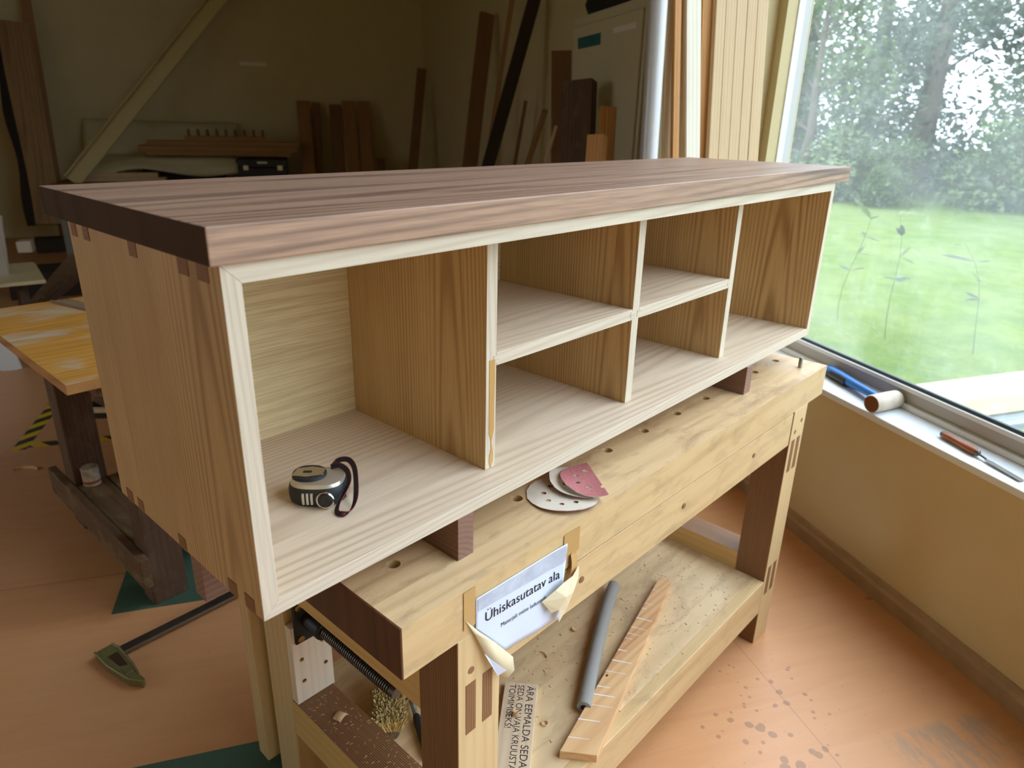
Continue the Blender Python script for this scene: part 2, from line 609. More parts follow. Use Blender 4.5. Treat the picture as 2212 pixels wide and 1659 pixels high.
m_floor = floor_mat()


def hazard_mat():
    m, nt, b = newmat('hazard_stripes')
    g = NT(nt)
    xy = g.sep(g.objco(0))
    f = g.math('FRACT', g.math('MULTIPLY', g.math('ADD', xy[0], xy[1]), 8.0))
    c = g.mix(g.step(f, 0.49, 0.51), lin(216, 178, 30), lin(40, 36, 26))
    g.link(c, b.inputs['Base Color'])
    b.inputs['Roughness'].default_value = 0.5
    return m


m_hazard = hazard_mat()


def glass_mat():
    """window pane: clear, with an uneven whitish film of dirt that scatters daylight"""
    m, nt, b = newmat('dirty_window_glass')
    g = NT(nt)
    nt.nodes.remove(b)
    out = nt.nodes['Material Output']
    tr = g.n('ShaderNodeBsdfTransparent')
    tr.inputs[0].default_value = (0.97, 0.99, 0.98, 1)
    gl = g.n('ShaderNodeBsdfGlossy')
    gl.inputs['Roughness'].default_value = 0.0
    tl = g.n('ShaderNodeBsdfTranslucent')
    tl.inputs[0].default_value = (0.9, 0.95, 0.95, 1)
    df = g.n('ShaderNodeBsdfDiffuse')
    df.inputs[0].default_value = (0.8, 0.84, 0.84, 1)
    co = g.objco(0)
    n1 = g.noise(g.scale(co, (1.2, 1, 0.8)), 2.2, 4, 0.6, 0.6)
    n2 = g.noise(co, 18, 4, 0.65, 0.8)
    film = g.math('ADD', 0.03, g.math('MULTIPLY', g.step(n1, 0.38, 0.65), 0.075))
    film = g.math('ADD', film, g.math('MULTIPLY', g.step(n2, 0.55, 0.75), 0.05))
    dirt = g.n('ShaderNodeMixShader', i_0=0.25)
    g.link(tl.outputs[0], dirt.inputs[1])
    g.link(df.outputs[0], dirt.inputs[2])
    fr = g.n('ShaderNodeFresnel')
    fr.inputs['IOR'].default_value = 1.35
    s1 = g.n('ShaderNodeMixShader')
    geo = g.n('ShaderNodeNewGeometry')
    g.link(g.math('MULTIPLY', fr.outputs[0], g.math('SUBTRACT', 1.0, geo.outputs['Backfacing'])), s1.inputs[0])
    g.link(tr.outputs[0], s1.inputs[1])
    g.link(gl.outputs[0], s1.inputs[2])
    s2 = g.n('ShaderNodeMixShader')
    g.link(film, s2.inputs[0])
    g.link(s1.outputs[0], s2.inputs[1])
    g.link(dirt.outputs[0], s2.inputs[2])
    g.link(s2.outputs[0], out.inputs['Surface'])
    return m


m_glass = glass_mat()


def lawn_mat():
    m, nt, b = newmat('lawn_grass')
    g = NT(nt)
    co = g.objco(0)
    a1 = g.noise(co, 0.35, 4, 0.6)
    a2 = g.noise(co, 2.6, 5, 0.7)
    a3 = g.noise(co, 24, 3, 0.7)
    c = g.mix(g.step(a2, 0.35, 0.7), lin(96, 110, 50), lin(66, 88, 32))
    c = g.mix(g.math('MULTIPLY', g.step(a1, 0.4, 0.65), 0.5), c, lin(108, 116, 74))
    c = g.mix(g.math('MULTIPLY', g.step(a3, 0.5, 0.75), 0.45), c, lin(56, 86, 30))
    g.link(c, b.inputs['Base Color'])
    b.inputs['Roughness'].default_value = 0.9
    b.inputs['Specular IOR Level'].default_value = 0.1
    g.bump(a3, b, 0.6, 0.05)
    return m


m_lawn = lawn_mat()


def leaf_mat(name, c1, c2):
    m, nt, b = newmat(name)
    g = NT(nt)
    nz = g.noise(g.objco(3.0), 1.3, 3, 0.6)
    c = g.mix(g.step(nz, 0.35, 0.65), c1, c2)
    g.link(c, b.inputs['Base Color'])
    b.inputs['Roughness'].default_value = 0.7
    tl = g.n('ShaderNodeBsdfTranslucent')
    g.link(c, tl.inputs[0])
    mx = g.n('ShaderNodeMixShader', i_0=0.35)
    g.link(b.outputs[0], mx.inputs[1])
    g.link(tl.outputs[0], mx.inputs[2])
    g.link(mx.outputs[0], nt.nodes['Material Output'].inputs['Surface'])
    return m


m_leaf = leaf_mat('leaves_dark', lin(84, 94, 70), lin(62, 74, 56))
m_leaf2 = leaf_mat('leaves_bright', lin(108, 124, 76), lin(82, 100, 60))
m_trunk = plain('tree_bark', lin(96, 84, 72), 0.9, var=0.5, scale=9, bump=0.6)

# ================================================================== THE ROOM
A0, A1, N1, CEIL = -4.6, 7.78, 6.2, 4.7
RMX = RM()


def room_mesh(name, boxes, mat, bevel=0.0):
    mb = MB()
    for lo, hi in boxes:
        mb.box(lo, hi)
    return struct(mb.build(name, mat, None, bevel=bevel, M=RMX))


room_mesh('floor', [((A0, -0.0, -0.12), (A1, N1, 0.0))], m_floor)
room_mesh('ceiling', [((A0 - .3, -0.3, CEIL), (A1 + .3, N1 + .3, CEIL + 0.15))], m_ceil)
room_mesh('wall_back', [((A1, -0.3, -0.12), (A1 + 0.25, N1 + 0.3, CEIL))], m_wall)
room_mesh('wall_front', [((A0 - 0.25, -0.3, -0.12), (A0, N1 + 0.3, CEIL))], m_wall)
WA0, WA1, WZ0, WZ1 = -4.2, 0.607, 0.575, 4.50
room_mesh('wall_right', [((A0, -0.106, -0.12), (A1, 0, WZ0)), ((A0, -0.106, WZ1), (A1, 0, CEIL)),
                         ((WA1, -0.106, WZ0), (A1, 0, WZ1)), ((A0, -0.106, WZ0), (WA0, 0, WZ1)), ((0.650, 0, -0.12), (0.700, 0.47, CEIL))], m_wall)
LA0, LA1, LZ0, LZ1 = -0.5, 1.1, 1.0, 2.4
room_mesh('wall_left', [((A0, N1, -0.12), (A1, N1 + .25, LZ0)), ((A0, N1, LZ1), (A1, N1 + .25, CEIL)),
                        ((LA1, N1, LZ0), (A1, N1 + .25, LZ1)), ((A0, N1, LZ0), (LA0, N1 + .25, LZ1))], m_wall)
bb = MB()
bb.prism([(A0, 0, 0), (A0, 0.016, 0), (A0, 0.016, 0.045), (A0, 0.010, 0.055), (A0, 0.008, 0.072), (A0, 0, 0.075)], (A1 - A0, 0, 0))
struct(bb.build('baseboard_right', m_skirting, None, M=RMX))

# window in the right-hand wall, seen at the edge of the picture
win = bpy.data.objects.new('window_1', None)
COL.objects.link(win)
win.matrix_basis = RM()
struct(win, 'wide white-framed window with a dusty pane looking out on a lawn')
GN = -0.100


def wbox(name, lo, hi, mat, bevel=0.002, parent=win):
    return bx2(name, lo, hi, mat, parent, bevel)


sl = MB().prism([(0, 0.030, 0.568), (0, 0.030, 0.588), (0, 0.026, 0.5895), (0, -0.108, 0.600), (0, -0.108, 0.568)], (WA1 - WA0, 0, 0))
sl.build('window_sill', m_sill, win, loc=(WA0, 0, 0), bevel=0.002)
wbox('frame_jamb', (WA1 - 0.004, -0.070, 0.600), (WA1 + 0.02, -0.043, WZ1), m_white)
wbox('frame_jamb', (WA1 - 0.001, -0.100, 0.600), (WA1 + 0.02, -0.070, WZ1), m_sheet)
wbox('frame_rail', (WA0, -0.108, 0.598), (WA1, -0.082, 0.617), m_white)
wbox('frame_rail', (WA0, -0.108, 0.617), (WA1, -0.094, 0.655), m_grey_strip)
wbox('frame_rail', (WA0, -0.108, 0.655), (WA1, -0.086, 0.669), m_white)
wbox('frame_rail', (WA0, -0.108, 0.669), (WA1, -0.096, 0.679), m_dark_gasket, 0.0005)
wbox('frame_transom', (WA0, -0.108, 2.60), (WA1, -0.086, 2.66), m_white)
wbox('frame_head', (WA0, -0.108, WZ1 - 0.05), (WA1, -0.086, WZ1), m_white)
wbox('frame_mullion', (-2.06, -0.108, 0.679), (-2.0, -0.086, WZ1 - 0.05), m_white)
wbox('frame_mullion', (WA0, -0.108, 0.679), (WA0 + .05, -0.086, WZ1 - 0.05), m_white)
for i, (g0, g1) in enumerate(((-2.0, WA1), (WA0 + .05, -2.06))):
    MB().box((g0, GN - 0.003, 0.679), (g1, GN, WZ1 - 0.05)).build('glass_pane', m_glass, win)

# second window far to the left, outside the picture, lighting the left of the hall
win2 = bpy.data.objects.new('window_2', None)
COL.objects.link(win2)
win2.matrix_basis = RM()
struct(win2, 'window in the left wall, out of the picture')
for lo, hi in (((LA0, N1 + .05, LZ0), (LA1, N1 + .12, LZ0 + .06)), ((LA0, N1 + .05, LZ1 - .06), (LA1, N1 + .12, LZ1)),
               ((LA0, N1 + .05, LZ0), (LA0 + .06, N1 + .12, LZ1)), ((LA1 - .06, N1 + .05, LZ0), (LA1, N1 + .12, LZ1)),
               ((0.22, N1 + .05, LZ0), (0.28, N1 + .12, LZ1))):
    bx2('frame_bar', lo, hi, m_white, win2, 0.003)

# painted patches and warning tape on the floor
for i, (lo, hi, lab) in enumerate((
        ((0.250, 1.20, 0.0), (0.86, 2.332, 0.0012), 'green painted patch on the floor around the dark table leg'),
        ((-1.25, 1.80, 0.0), (-0.348, 2.45, 0.0012), 'green painted patch on the floor at the bottom edge below the bench'))):
    o = MB().box(lo, hi).build('floor_paint_patch', m_green, None, M=RMX)
    tag(o, lab, 'floor marking')


def hazard(a, b, w, lab):
    (a0, n0), (a1, n1) = a, b
    L = math.hypot(a1 - a0, n1 - n0)
    M = RM(a0, n0, 0) @ Matrix.Rotation(math.atan2(n1 - n0, a1 - a0), 4, 'Z')
    o = MB().box((0, -w / 2, 0.0), (L, w / 2, 0.0012)).build('hazard_tape', m_hazard, None, M=M)
    tag(o, lab, 'floor tape')


hazard((1.56, 2.965), (2.55, 2.965), 0.06, 'yellow and black tape strip on the floor slanting up behind the dark table leg')
hazard((1.60, 2.935), (1.60, 1.6), 0.05, 'yellow and black tape strip on the floor running behind the paint can')
hazard((2.60, 3.43), (3.6, 3.43), 0.06, 'yellow and black tape strip on the floor at the left edge below the plywood table')

# ================================================================== OUTSIDE
lw = MB().grid(30, 30, lambda u, v: (-25 + 75 * u, -70 + 69.6 * v, -0.28 + 0.10 * noise.noise((u * 6, v * 6, 1.0))))
struct(lw.build('lawn', m_lawn, None, M=RMX, smooth=60), 'mown green lawn outside the window')
lw2 = MB().box((-45, N1 + 0.3, -0.35), (30, 40, -0.30)).box((-45, -0.4, -0.35), (A0 - 0.3, N1 + 0.3, -0.30))
struct(lw2.build('ground_left', m_lawn, None, M=RMX), 'grass outside the left wall')


def tree_mesh(h, r, nleaf, seed, leaf, mat):
    rnd = random.Random(seed)
    tr = MB()
    pts = [(0, 0, -0.3)]
    x = y = 0
    for k in range(1, 7):
        x += rnd.uniform(-.08, .08)
        y += rnd.uniform(-.08, .08)
        pts.append((x, y, h * 0.85 * k / 6))
    tr.tube(pts, [0.20 * r / 2 * (1 - 0.12 * k) for k in range(7)], 8)
    blobs = []
    for k in range(16):
        a = rnd.uniform(0, 2 * PI)
        zz = rnd.uniform(0.05, 1.0) * h
        rr = r * (0.55 + 0.5 * math.sin(PI * min(1, zz / h * 0.9 + 0.1))) * rnd.uniform(0.2, 0.9)
        p = Vector((rr * math.cos(a), rr * math.sin(a), zz))
        blobs.append((p, rnd.uniform(0.35, 0.62) * r))
        q = Vector((x * zz / h, y * zz / h, zz * 0.8))
        tr.tube([q, (q + p) / 2 + Vector((0, 0, 0.1)), p], [0.05, 0.035, 0.015], 5)
    lf = MB()
    for k in range(nleaf):
        c, br = blobs[rnd.randrange(len(blobs))]
        d = Vector((rnd.gauss(0, 1), rnd.gauss(0, 1), rnd.gauss(0, 0.8)))
        d = d.normalized() * br * (rnd.random() ** 0.45)
        p = c + d
        a = Vector((rnd.gauss(0, 1), rnd.gauss(0, 1), rnd.gauss(0, .6))).normalized()
        b = a.orthogonal().normalized()
        s = leaf * rnd.uniform(0.6, 1.3)
        lf.add([p - a * s, p + b * s * 0.5, p + a * s, p - b * s * 0.5], [(0, 1, 2, 3)])
    return tr.mesh('trunk', m_trunk, smooth=60), lf.mesh('foliage', mat, recalc=False)


kinds = [tree_mesh(8.5, 2.6, 4600, 1, 0.125, m_leaf), tree_mesh(7.0, 2.2, 3800, 2, 0.12, m_leaf2), tree_mesh(9.5, 3.0, 5200, 3, 0.13, m_leaf)]
bushk = tree_mesh(2.0, 1.5, 2600, 9, 0.10, m_leaf2)


def plant(name, km, a, n, s, rz, lab, grp):
    t = thing(name, lab, 'tree' if 'tree' in name else 'bush', group=grp, M=RM(a, n, -0.25) @ Matrix.Rotation(rz, 4, 'Z') @ Matrix.Scale(s, 4))
    for nm, me in (('trunk', km[0]), ('foliage', km[1])):
        o = bpy.data.objects.new(nm, me)
        COL.objects.link(o)
        o.parent = t
        if nm == 'foliage':
            o['kind'] = 'stuff'


trees = [(9.5, -15.5, 0, .8), (12, -18, 1, 1.0), (13.5, -14.2, 2, .85), (16.5, -17, 0, 1.0), (15.0, -11.8, 1, .8), (19, -14.5, 2, 1.0),
         (20.5, -11.5, 0, .9), (23.5, -13.5, 1, 1.1), (4, -17, 0, 1.0), (12.8, -23, 0, 1.3), (22, -20, 2, 1.3), (17.5, -24, 1, 1.4), (27, -17, 0, 1.2)]
for i, (a, n, k, s) in enumerate(trees):
    plant('tree', kinds[k], a, n, s, i * 1.7, 'leafy tree in the belt beyond the lawn', 'trees beyond the lawn')
for i, (a, n, s) in enumerate([(10.6, -13.8, .8), (12.0, -11.6, .6), (13.2, -11.4, .7), (15.4, -9.6, .7), (17.2, -9.4, .8), (8.0, -15.0, .9), (18.9, -8.6, .8)]):
    plant('bush', bushk, a, n, s, i * 2.1, 'low green bush at the foot of the trees', 'bushes at the lawn edge')


def weed_stand_in(a, n, h, lean, leaves, lab, seed):  # leafy stems added to stand for reflections in the pane
    rnd = random.Random(seed)
    t = thing('weed_stand_in', lab, 'plant stand-in', M=RM(a, n, -0.25))
    pts = [(lean * (k / 6) ** 2.2 * h, 0.03 * math.sin(k), h * (k / 6) * (1 - 0.25 * abs(lean) * (k / 6))) for k in range(7)]
    MB().tube(pts, [0.0032 - 0.0003 * k for k in range(7)], 6).build('stem', m_leaf2, t)
    for k in range(leaves):
        p = Vector(pts[3 + k % 4])
        d = Vector((rnd.gauss(0, 1), rnd.gauss(0, 1), rnd.uniform(-.1, .8))).normalized()
        s = rnd.uniform(.07, .13) if k != leaves - 1 else 0.24
        b = d.cross(Vector((0, 0, 1))).normalized()
        up = b.cross(d)
        MB().add([p, p + d * s * .35 + b * s * .28, p + d * s * .8 + b * s * .2 - up * s * .03, p + d * s * 1.1 - up * s * .1, p + d * s * .8 - b * s * .2 - up * s * .03,
                  p + d * s * .35 - b * s * .28, p + d * s * .6 - up * s * .05 + Vector((0, 0, -.004))],
                 [(0, 1, 6), (1, 2, 6), (2, 3, 6), (3, 4, 6), (4, 5, 6), (5, 0, 6)]).build('leaf', m_leaf2 if k % 2 else m_leaf, t, recalc=False)


weed_stand_in(2.75, -3.0, 1.05, 0.12, 9, 'leafy weed with one big leaf, added for a reflection in the pane', 3)
weed_stand_in(3.32, -3.0, 0.98, -0.15, 8, 'leafy weed just right of the sideboard corner, added for a reflection in the pane', 5)
weed_stand_in(2.25, -3.4, 0.9, 0.35, 7, 'drooping weed near the right edge, added for a reflection in the pane', 8)

# timbers lying outside under the window
tb = box('outdoor_beam', (0.23, 2.2, 0.10), (0, 0, 0), wood('outdoor_pine', lin(226, 196, 146), lin(176, 130, 84), 'Y', 0.014, 0.35, 0.15, 0.2, 0.6, 5, knots=True), None, 0.004)
tb.matrix_basis = RM(0.66, -1.95, 0.20) @ Matrix.Rotation(math.radians(2), 4, 'Z')
tag(tb, 'thick pale timber beam lying outside under the window', 'beam')
m_weather = wood('weathered_grey', lin(132, 140, 142), lin(78, 84, 88), 'Y', 0.012, 0.4, 0.3, 0.3, 0.7, 5)
pal = thing('pallet', 'weathered grey slatted pallet outside at the right edge below the beam', 'pallet', M=RM(0.30, -1.75, -0.26))
for k, x in enumerate((-0.40, -0.22, -0.04, 0.14)):
    bx2('slat', (x, -0.75, 0.37), (x + 0.12, 0.42, 0.395), m_weather, pal, 0.003)
for k, y in enumerate((-0.7, -0.15, 0.32)):
    bx2('bearer', (-0.42, y, 0.0), (0.28, y + 0.08, 0.37), m_dark, pal, 0.003)

# ================================================================== SIDEBOARD
CZ = 0.893
L, D, T, H = 1.609, 0.4095, 0.020, 0.400
sb = thing('sideboard', 'long low ash sideboard with open compartments and a thick walnut top, lying on the workbench', 'sideboard', (0, 0, CZ))


def panel(name, poly, y0, y1, mats, parent=sb, bevel=0.0006):
    """poly in x,z; front edge gets the second material"""
    cx = sum(p[0] for p in poly) / len(poly)
    cz = sum(p[1] for p in poly) / len(poly)
    cy = (y0 + y1) / 2
    mb = MB().prism([(x - cx, y0 - cy, z - cz) for x, z in poly], (0, y1 - y0, 0))
    return mb.build(name, mats, parent, (cx, cy, cz), bevel=bevel, sel=lambda n, c: 1 if n.y < -0.7 else 0)


def rect(x0, x1, z0, z1):
    return [(x0, z0), (x1, z0), (x1, z1), (x0, z1)]


sp = panel('side_panel', [(0, 0), (T, T), (T, H - T), (0, H)], 0, D, [m_ash_z, m_ash_edge_z])
sp2 = panel('side_panel', [(L, 0), (L, H), (L - T, H - T), (L - T, T)], 0, D, [m_ash_z, m_ash_edge_z])
panel('bottom_panel', [(0, 0), (L, 0), (L - T, T), (T, T)], 0, D, [m_ash_x, m_ash_edge_x])
panel('top_panel', [(0, H), (T, H - T), (L - T, H - T), (L, H)], 0, D, [m_ash_x, m_ash_edge_x])
# dark dovetail pins showing on the left end
for y0, y1, top in ((0.363, 0.385, 0), (0.326, 0.345, 0), (0.192, 0.213, 0), (0.059, 0.079, 0), (0.019, 0.040, 0),
                    (0.066, 0.088, 1), (0.023, 0.047, 1), (0.192, 0.213, 1), (0.336, 0.356, 1), (0.380, 0.398, 1)):
    z0, z1 = (0.0, 0.019) if not top else (H - 0.021, H - 0.0005)
    bx2('dovetail_pin', (-0.0008 - T / 2, y0 - D / 2, z0 - H / 2), (0.004 - T / 2, y1 - D / 2, z1 - H / 2), m_endgrain, sp, 0.0)
for y0, y1 in ((0.363, 0.385), (0.192, 0.213), (0.02, 0.04)):
    bx2('dovetail_pin', (T / 2 - 0.004, y0 - D / 2, -H / 2), (T / 2 + 0.0008, y1 - D / 2, 0.019 - H / 2), m_endgrain, sp2, 0.0)
SET, TD, YB = 0.0506, 0.0217, 0.3877
DX = (0.4027, 0.7894, 1.1806)
divs = []
for x in DX:
    divs.append(panel('divider', rect(x, x + TD, T, H - T), SET, YB, [m_ash_z, m_ash_edge_z]))
ZS0, ZS1 = 0.1867, 0.2073
for a, b in ((DX[0] + TD, DX[1]), (DX[1] + TD, DX[2])):
    sh = panel('shelf', rect(a + 0.0004, b - 0.0004, ZS0, ZS1), SET, YB, [m_ash_x, m_ash_edge_x])
    w = (b - a) / 2
    for s in (-1, 1):
        bx2('tongue', (s * w - 0.006, -(YB - SET) / 2 - 0.0006, -0.006), (s * w + 0.006, -(YB - SET) / 2 + 0.01, 0.006), m_ash_edge_x, sh, 0.0)
panel('back_panel', rect(T, L - T, T, H - T), YB, YB + 0.012, [m_ply_pale, m_ply_pale])
# dried glue run on the first divider
xg = DX[0] + 0.0125 - (DX[0] + TD / 2)
gl = [(-.006, .0), (.006, .0), (.0065, -.035), (.0055, -.085), (.0058, -.112), (.003, -.124), (.0005, -.134), (.003, -.146), (.0045, -.156), (.004, -.168),
      (.0005, -.176), (-.0008, -.186), (-.002, -.176), (-.0045, -.168), (-.004, -.156), (-.001, -.146), (-.0012, -.134), (-.003, -.126), (-.0055, -.118), (-.0058, -.06)]
MB().prism([(xg + x, -(YB - SET) / 2 - 0.0007, z - 0.002) for x, z in gl], (0, 0.0012, 0)).build('glue_drip', m_yellow_glue, divs[0], bevel=0.0003)
# walnut top
SX0, SX1, SY0, SY1, SZ0, SZ1 = -0.0112, L + 0.0776, -0.0061, D + 0.0504, H, H + 0.0361
tp = bx2('walnut_top', (SX0, SY0, SZ0), (SX1, SY1, SZ1), [m_walnut, m_walnut_end], sb, 0.0016, sel=lambda n, c: 1 if abs(n.x) > .7 else 0)

# support blocks
BZ = 0.823
o = bx2('support_block', (0.2966, 0.0, BZ), (0.3276, 0.40, CZ), m_walnut_y, None, 0.001)
tag(o, 'small walnut block under the sideboard beside the sanding discs', 'block', 'walnut blocks raising the sideboard')
o = bx2('support_block', (1.2261, -0.0025, BZ), (1.2591, 0.40, CZ), m_walnut_y, None, 0.001)
tag(o, 'small walnut block under the far right part of the sideboard', 'block', 'walnut blocks raising the sideboard')
o = bx2('support_block', (0.005, 0.170, BZ), (0.285, 0.200, CZ), m_walnut_xs, None, 0.001)
tag(o, 'walnut batten sticking out past the bench end under the left end of the sideboard', 'block', 'walnut blocks raising the sideboard')

# ================================================================== WORKBENCH
bench = thing('workbench', 'heavy pale wooden workbench with dog holes and a lower shelf, under the sideboard', 'workbench', (0.1474, -0.0524, 0), math.radians(-0.552))
BL, BD = 1.453, 0.600
HOLES = [0.079, 0.21, 0.341, 0.472, 0.603, 0.733, 0.864, 0.994, 1.124, 1.255, 1.386]
top = bx2('worktop', (0.002, 0, 0.741), (BL, BD, BZ), [m_birch_x, m_top, m_bench_end], bench, 0.0, sel=lambda n, c: 2 if abs(n.x) > .7 else (1 if abs(n.z) > .7 else 0))
cut = MB()
for x in HOLES:
    cut.lathe([(0.0103, -0.2), (0.0103, 0.2)], 24, Matrix.Translation((x - BL / 2 - 0.001, 0.115 - BD / 2, 0)))
cut.lathe([(0.0058, -0.2), (0.0058, 0.2)], 24, Matrix.Translation((1.378 - BL / 2 - 0.001, 0.045 - BD / 2, 0)))
co_ = cut.build('hole_cutter', m_near_black)
co_.matrix_basis = Matrix.Translation(bench.location) @ Matrix.Rotation(math.radians(-0.552), 4, 'Z') @ Matrix.Translation(top.location)
bpy.context.view_layer.update()
md = top.modifiers.new('holes', 'BOOLEAN')
md.object = co_
md.operation = 'DIFFERENCE'
md.solver = 'EXACT'
bpy.context.view_layer.update()
dg = bpy.context.evaluated_depsgraph_get()
me2 = bpy.data.meshes.new_from_object(top.evaluated_get(dg))
top.modifiers.clear()
top.data = me2
me2.name = 'worktop'
bpy.data.objects.remove(co_)
bx2('end_grain', (-0.001, 0.0, 0.741), (0.002, BD, BZ), m_bench_end, bench, 0.0004)
for y0, y1 in ((0.0, 0.035), (BD - 0.035, BD)):
    bx2('apron', (0.183, y0 + (0.002 if y0 < .1 else 0), 0.6445), (1.270, y1, 0.7360), m_birch_x, bench, 0.0015)
legsel = lambda n, c: 1 if abs(n.y) > .7 else 0
legs = {}
for x0 in (0.097, 1.271):
    for y0 in (0.0, BD - 0.088):
        lg = bx2('leg', (x0, y0, 0.0), (x0 + 0.087, y0 + 0.088, 0.741), [m_lvl_y if y0 < .1 else m_birch_z, m_birch_z], bench, 0.002, sel=legsel)
        legs[(x0, y0)] = lg
# laminated tenon ends and dowels that show on the front legs
for x0 in (0.097, 1.271):
    lg = legs[(x0, 0.0)]
    for zc in ((0.606,) if x0 < 1 else (0.606, 0.212)):
        for xx in (0.015, 0.050):
            bx2('tenon_end', (xx - 0.0435, -0.0446, zc - 0.047 - 0.3705), (xx + 0.020 - 0.0435, -0.040, zc + 0.047 - 0.3705), m_lvl_x, lg, 0.0)
    for xx, zz in ((0.026, 0.676), (0.060, 0.700)):
        MB().lathe([(0.006, 0), (0.006, 0.004)], 14, Matrix.Translation((xx - 0.0435, -0.0408, zz - 0.3705)) @ Matrix.Rotation(PI / 2, 4, 'X')).build('dowel_plug', m_endgrain, lg)
ap = [c for c in bench.children if c.name.startswith('apron')][0]
for xx in (0.385, 0.726, 1.05):
    MB().lathe([(0.006, 0), (0.006, 0.004)], 14, Matrix.Translation((xx - 0.7265, -0.0142, 0.696 - 0.69215)) @ Matrix.Rotation(PI / 2, 4, 'X')).build('dowel_plug', m_endgrain, ap)
railsel = lambda n, c: 1 if abs(n.z) > .7 else 0
for x0 in (0.097, 1.271):
    bx2('end_rail', (x0 + .0005, 0.088, 0.183), (x0 + 0.0865, BD - 0.088, 0.276), [m_birch_y, m_lvl_x], bench, 0.0015, sel=railsel)
    bx2('end_rail', (x0 + .0005, 0.088, 0.557), (x0 + 0.0865, BD - 0.088, 0.741), [m_birch_y, m_lvl_x], bench, 0.0015, sel=railsel)
bx2('bottom_rail', (0.184, 0.0, 0.110), (1.271, 0.030, 0.2178), m_birch_x, bench, 0.0015)
bx2('bottom_rail', (0.184, BD - 0.030, 0.110), (1.271, BD, 0.2178), m_birch_x, bench, 0.0015)
bx2('shelf_board', (0.184, 0.030, 0.198), (1.271, BD - 0.030, 0.2178), m_shelf, bench, 0.0008)
for xx, yy in ((0.10, -0.11),):
    pass
# leg vise on the far side: chop, screw, cast nut, packing block
bx2('vise_chop', (0.078, 0.622, 0.03), (0.205, 0.664, 0.80), m_birch_z, bench, 0.003)
blk = bx2('packing_block', (0.099, 0.490, 0.277), (0.187, 0.512, 0.470), m_maple, bench, 0.001)
for xx, zz in ((0.118, 0.33), (0.170, 0.345), (0.117, 0.385), (0.166, 0.405)):
    MB().lathe([(0.0042, 0), (0.0042, 0.0015), (0.002, 0.0006)], 12, Matrix.Translation((xx - 0.143, -0.0113, zz - 0.3735)) @ Matrix.Rotation(PI / 2, 4, 'X')).build('screw_head', m_brass, blk)
nut = thing_nut = MB()
nut.box((0.106, 0.484, 0.430), (0.180, 0.492, 0.530))
nut.lathe([(0.020, 0.0), (0.020, 0.055), (0.017, 0.058)], 20, Matrix.Translation((0.140, 0.486, 0.478)) @ Matrix.Rotation(PI / 2, 4, 'X'))
nt_o = nut.build('vise_nut', m_castiron, bench, bevel=0.002, smooth=40)
for xx, zz in ((0.117, 0.441), (0.117, 0.517), (0.168, 0.441)):
    MB().lathe([(0.0075, 0), (0.0075, 0.003), (0.003, 0.0045)], 16, Matrix.Translation((xx, 0.484, zz)) @ Matrix.Rotation(PI / 2, 4, 'X')).build('bolt_head', m_brass, nt_o)
scr = MB()
prof = []
y = 0.0
while y < 0.31:
    prof += [(0.0132, y), (0.0132, y + 0.0022), (0.0105, y + 0.003), (0.0105, y + 0.0048)]
    y += 0.0056
prof += [(0.0125, y), (0.011, y + 0.012)]
scr.lathe(prof, 18, Matrix.Translation((0.140, 0.53, 0.478)) @ Matrix.Rotation(PI / 2, 4, 'X'))
scr.build('vise_screw', m_darksteel, bench, smooth=50)

pg = MB().lathe([(0.0052, -0.03), (0.0052, 0.026), (0.0045, 0.028)], 16).build('bench_dog', m_steel, None, smooth=40)
pg.matrix_basis = Matrix.Translation((0.1474, -0.0524, 0)) @ Matrix.Rotation(math.radians(-0.552), 4, 'Z') @ Matrix.Translation((1.378, 0.045, BZ))
tag(pg, 'thin steel peg standing in the far right corner of the bench top', 'bench peg')
BM = Matrix.Translation((0.1474, -0.0524, 0)) @ Matrix.Rotation(math.radians(-0.552), 4, 'Z')

# ================================================================== THINGS ON THE BENCH
# --- tape measure lying in the left compartment
tm = thing('tape_measure', 'black and chrome tape measure with a wrist strap in the left compartment', 'tape measure', (0.1775, 0.161, CZ + T), math.radians(-45))


def superell(a, b, n, k=36, cx=0.0, cy=0.0):
    out = []
    for i in range(k):
        t = 2 * PI * i / k
        c, s_ = math.cos(t), math.sin(t)
        out.append((cx + a * math.copysign(abs(c) ** (2 / n), c), cy + b * math.copysign(abs(s_) ** (2 / n), s_)))
    return out


def loft(mb, sections):
    """sections: list of (outline, z)"""
    k = len(sections[0][0])
    vs = [(x, y, z) for ol, z in sections for x, y in ol]
    fs = []
    for i in range(len(sections) - 1):
        for j in range(k):
            a, b = i * k + j, i * k + (j + 1) % k
            fs.append((a, b, b + k, a + k))
    fs.append(tuple(range(k))[::-1])
    fs.append(tuple(range((len(sections) - 1) * k, len(sections) * k)))
    return mb.add(vs, fs)


def tmo(s, dx=0.0):
    ol = superell(0.040 * s, 0.031 * s, 2.6)
    return [(x + dx, y + (0.004 * (x / 0.04) if y > 0 else 0)) for x, y in ol]


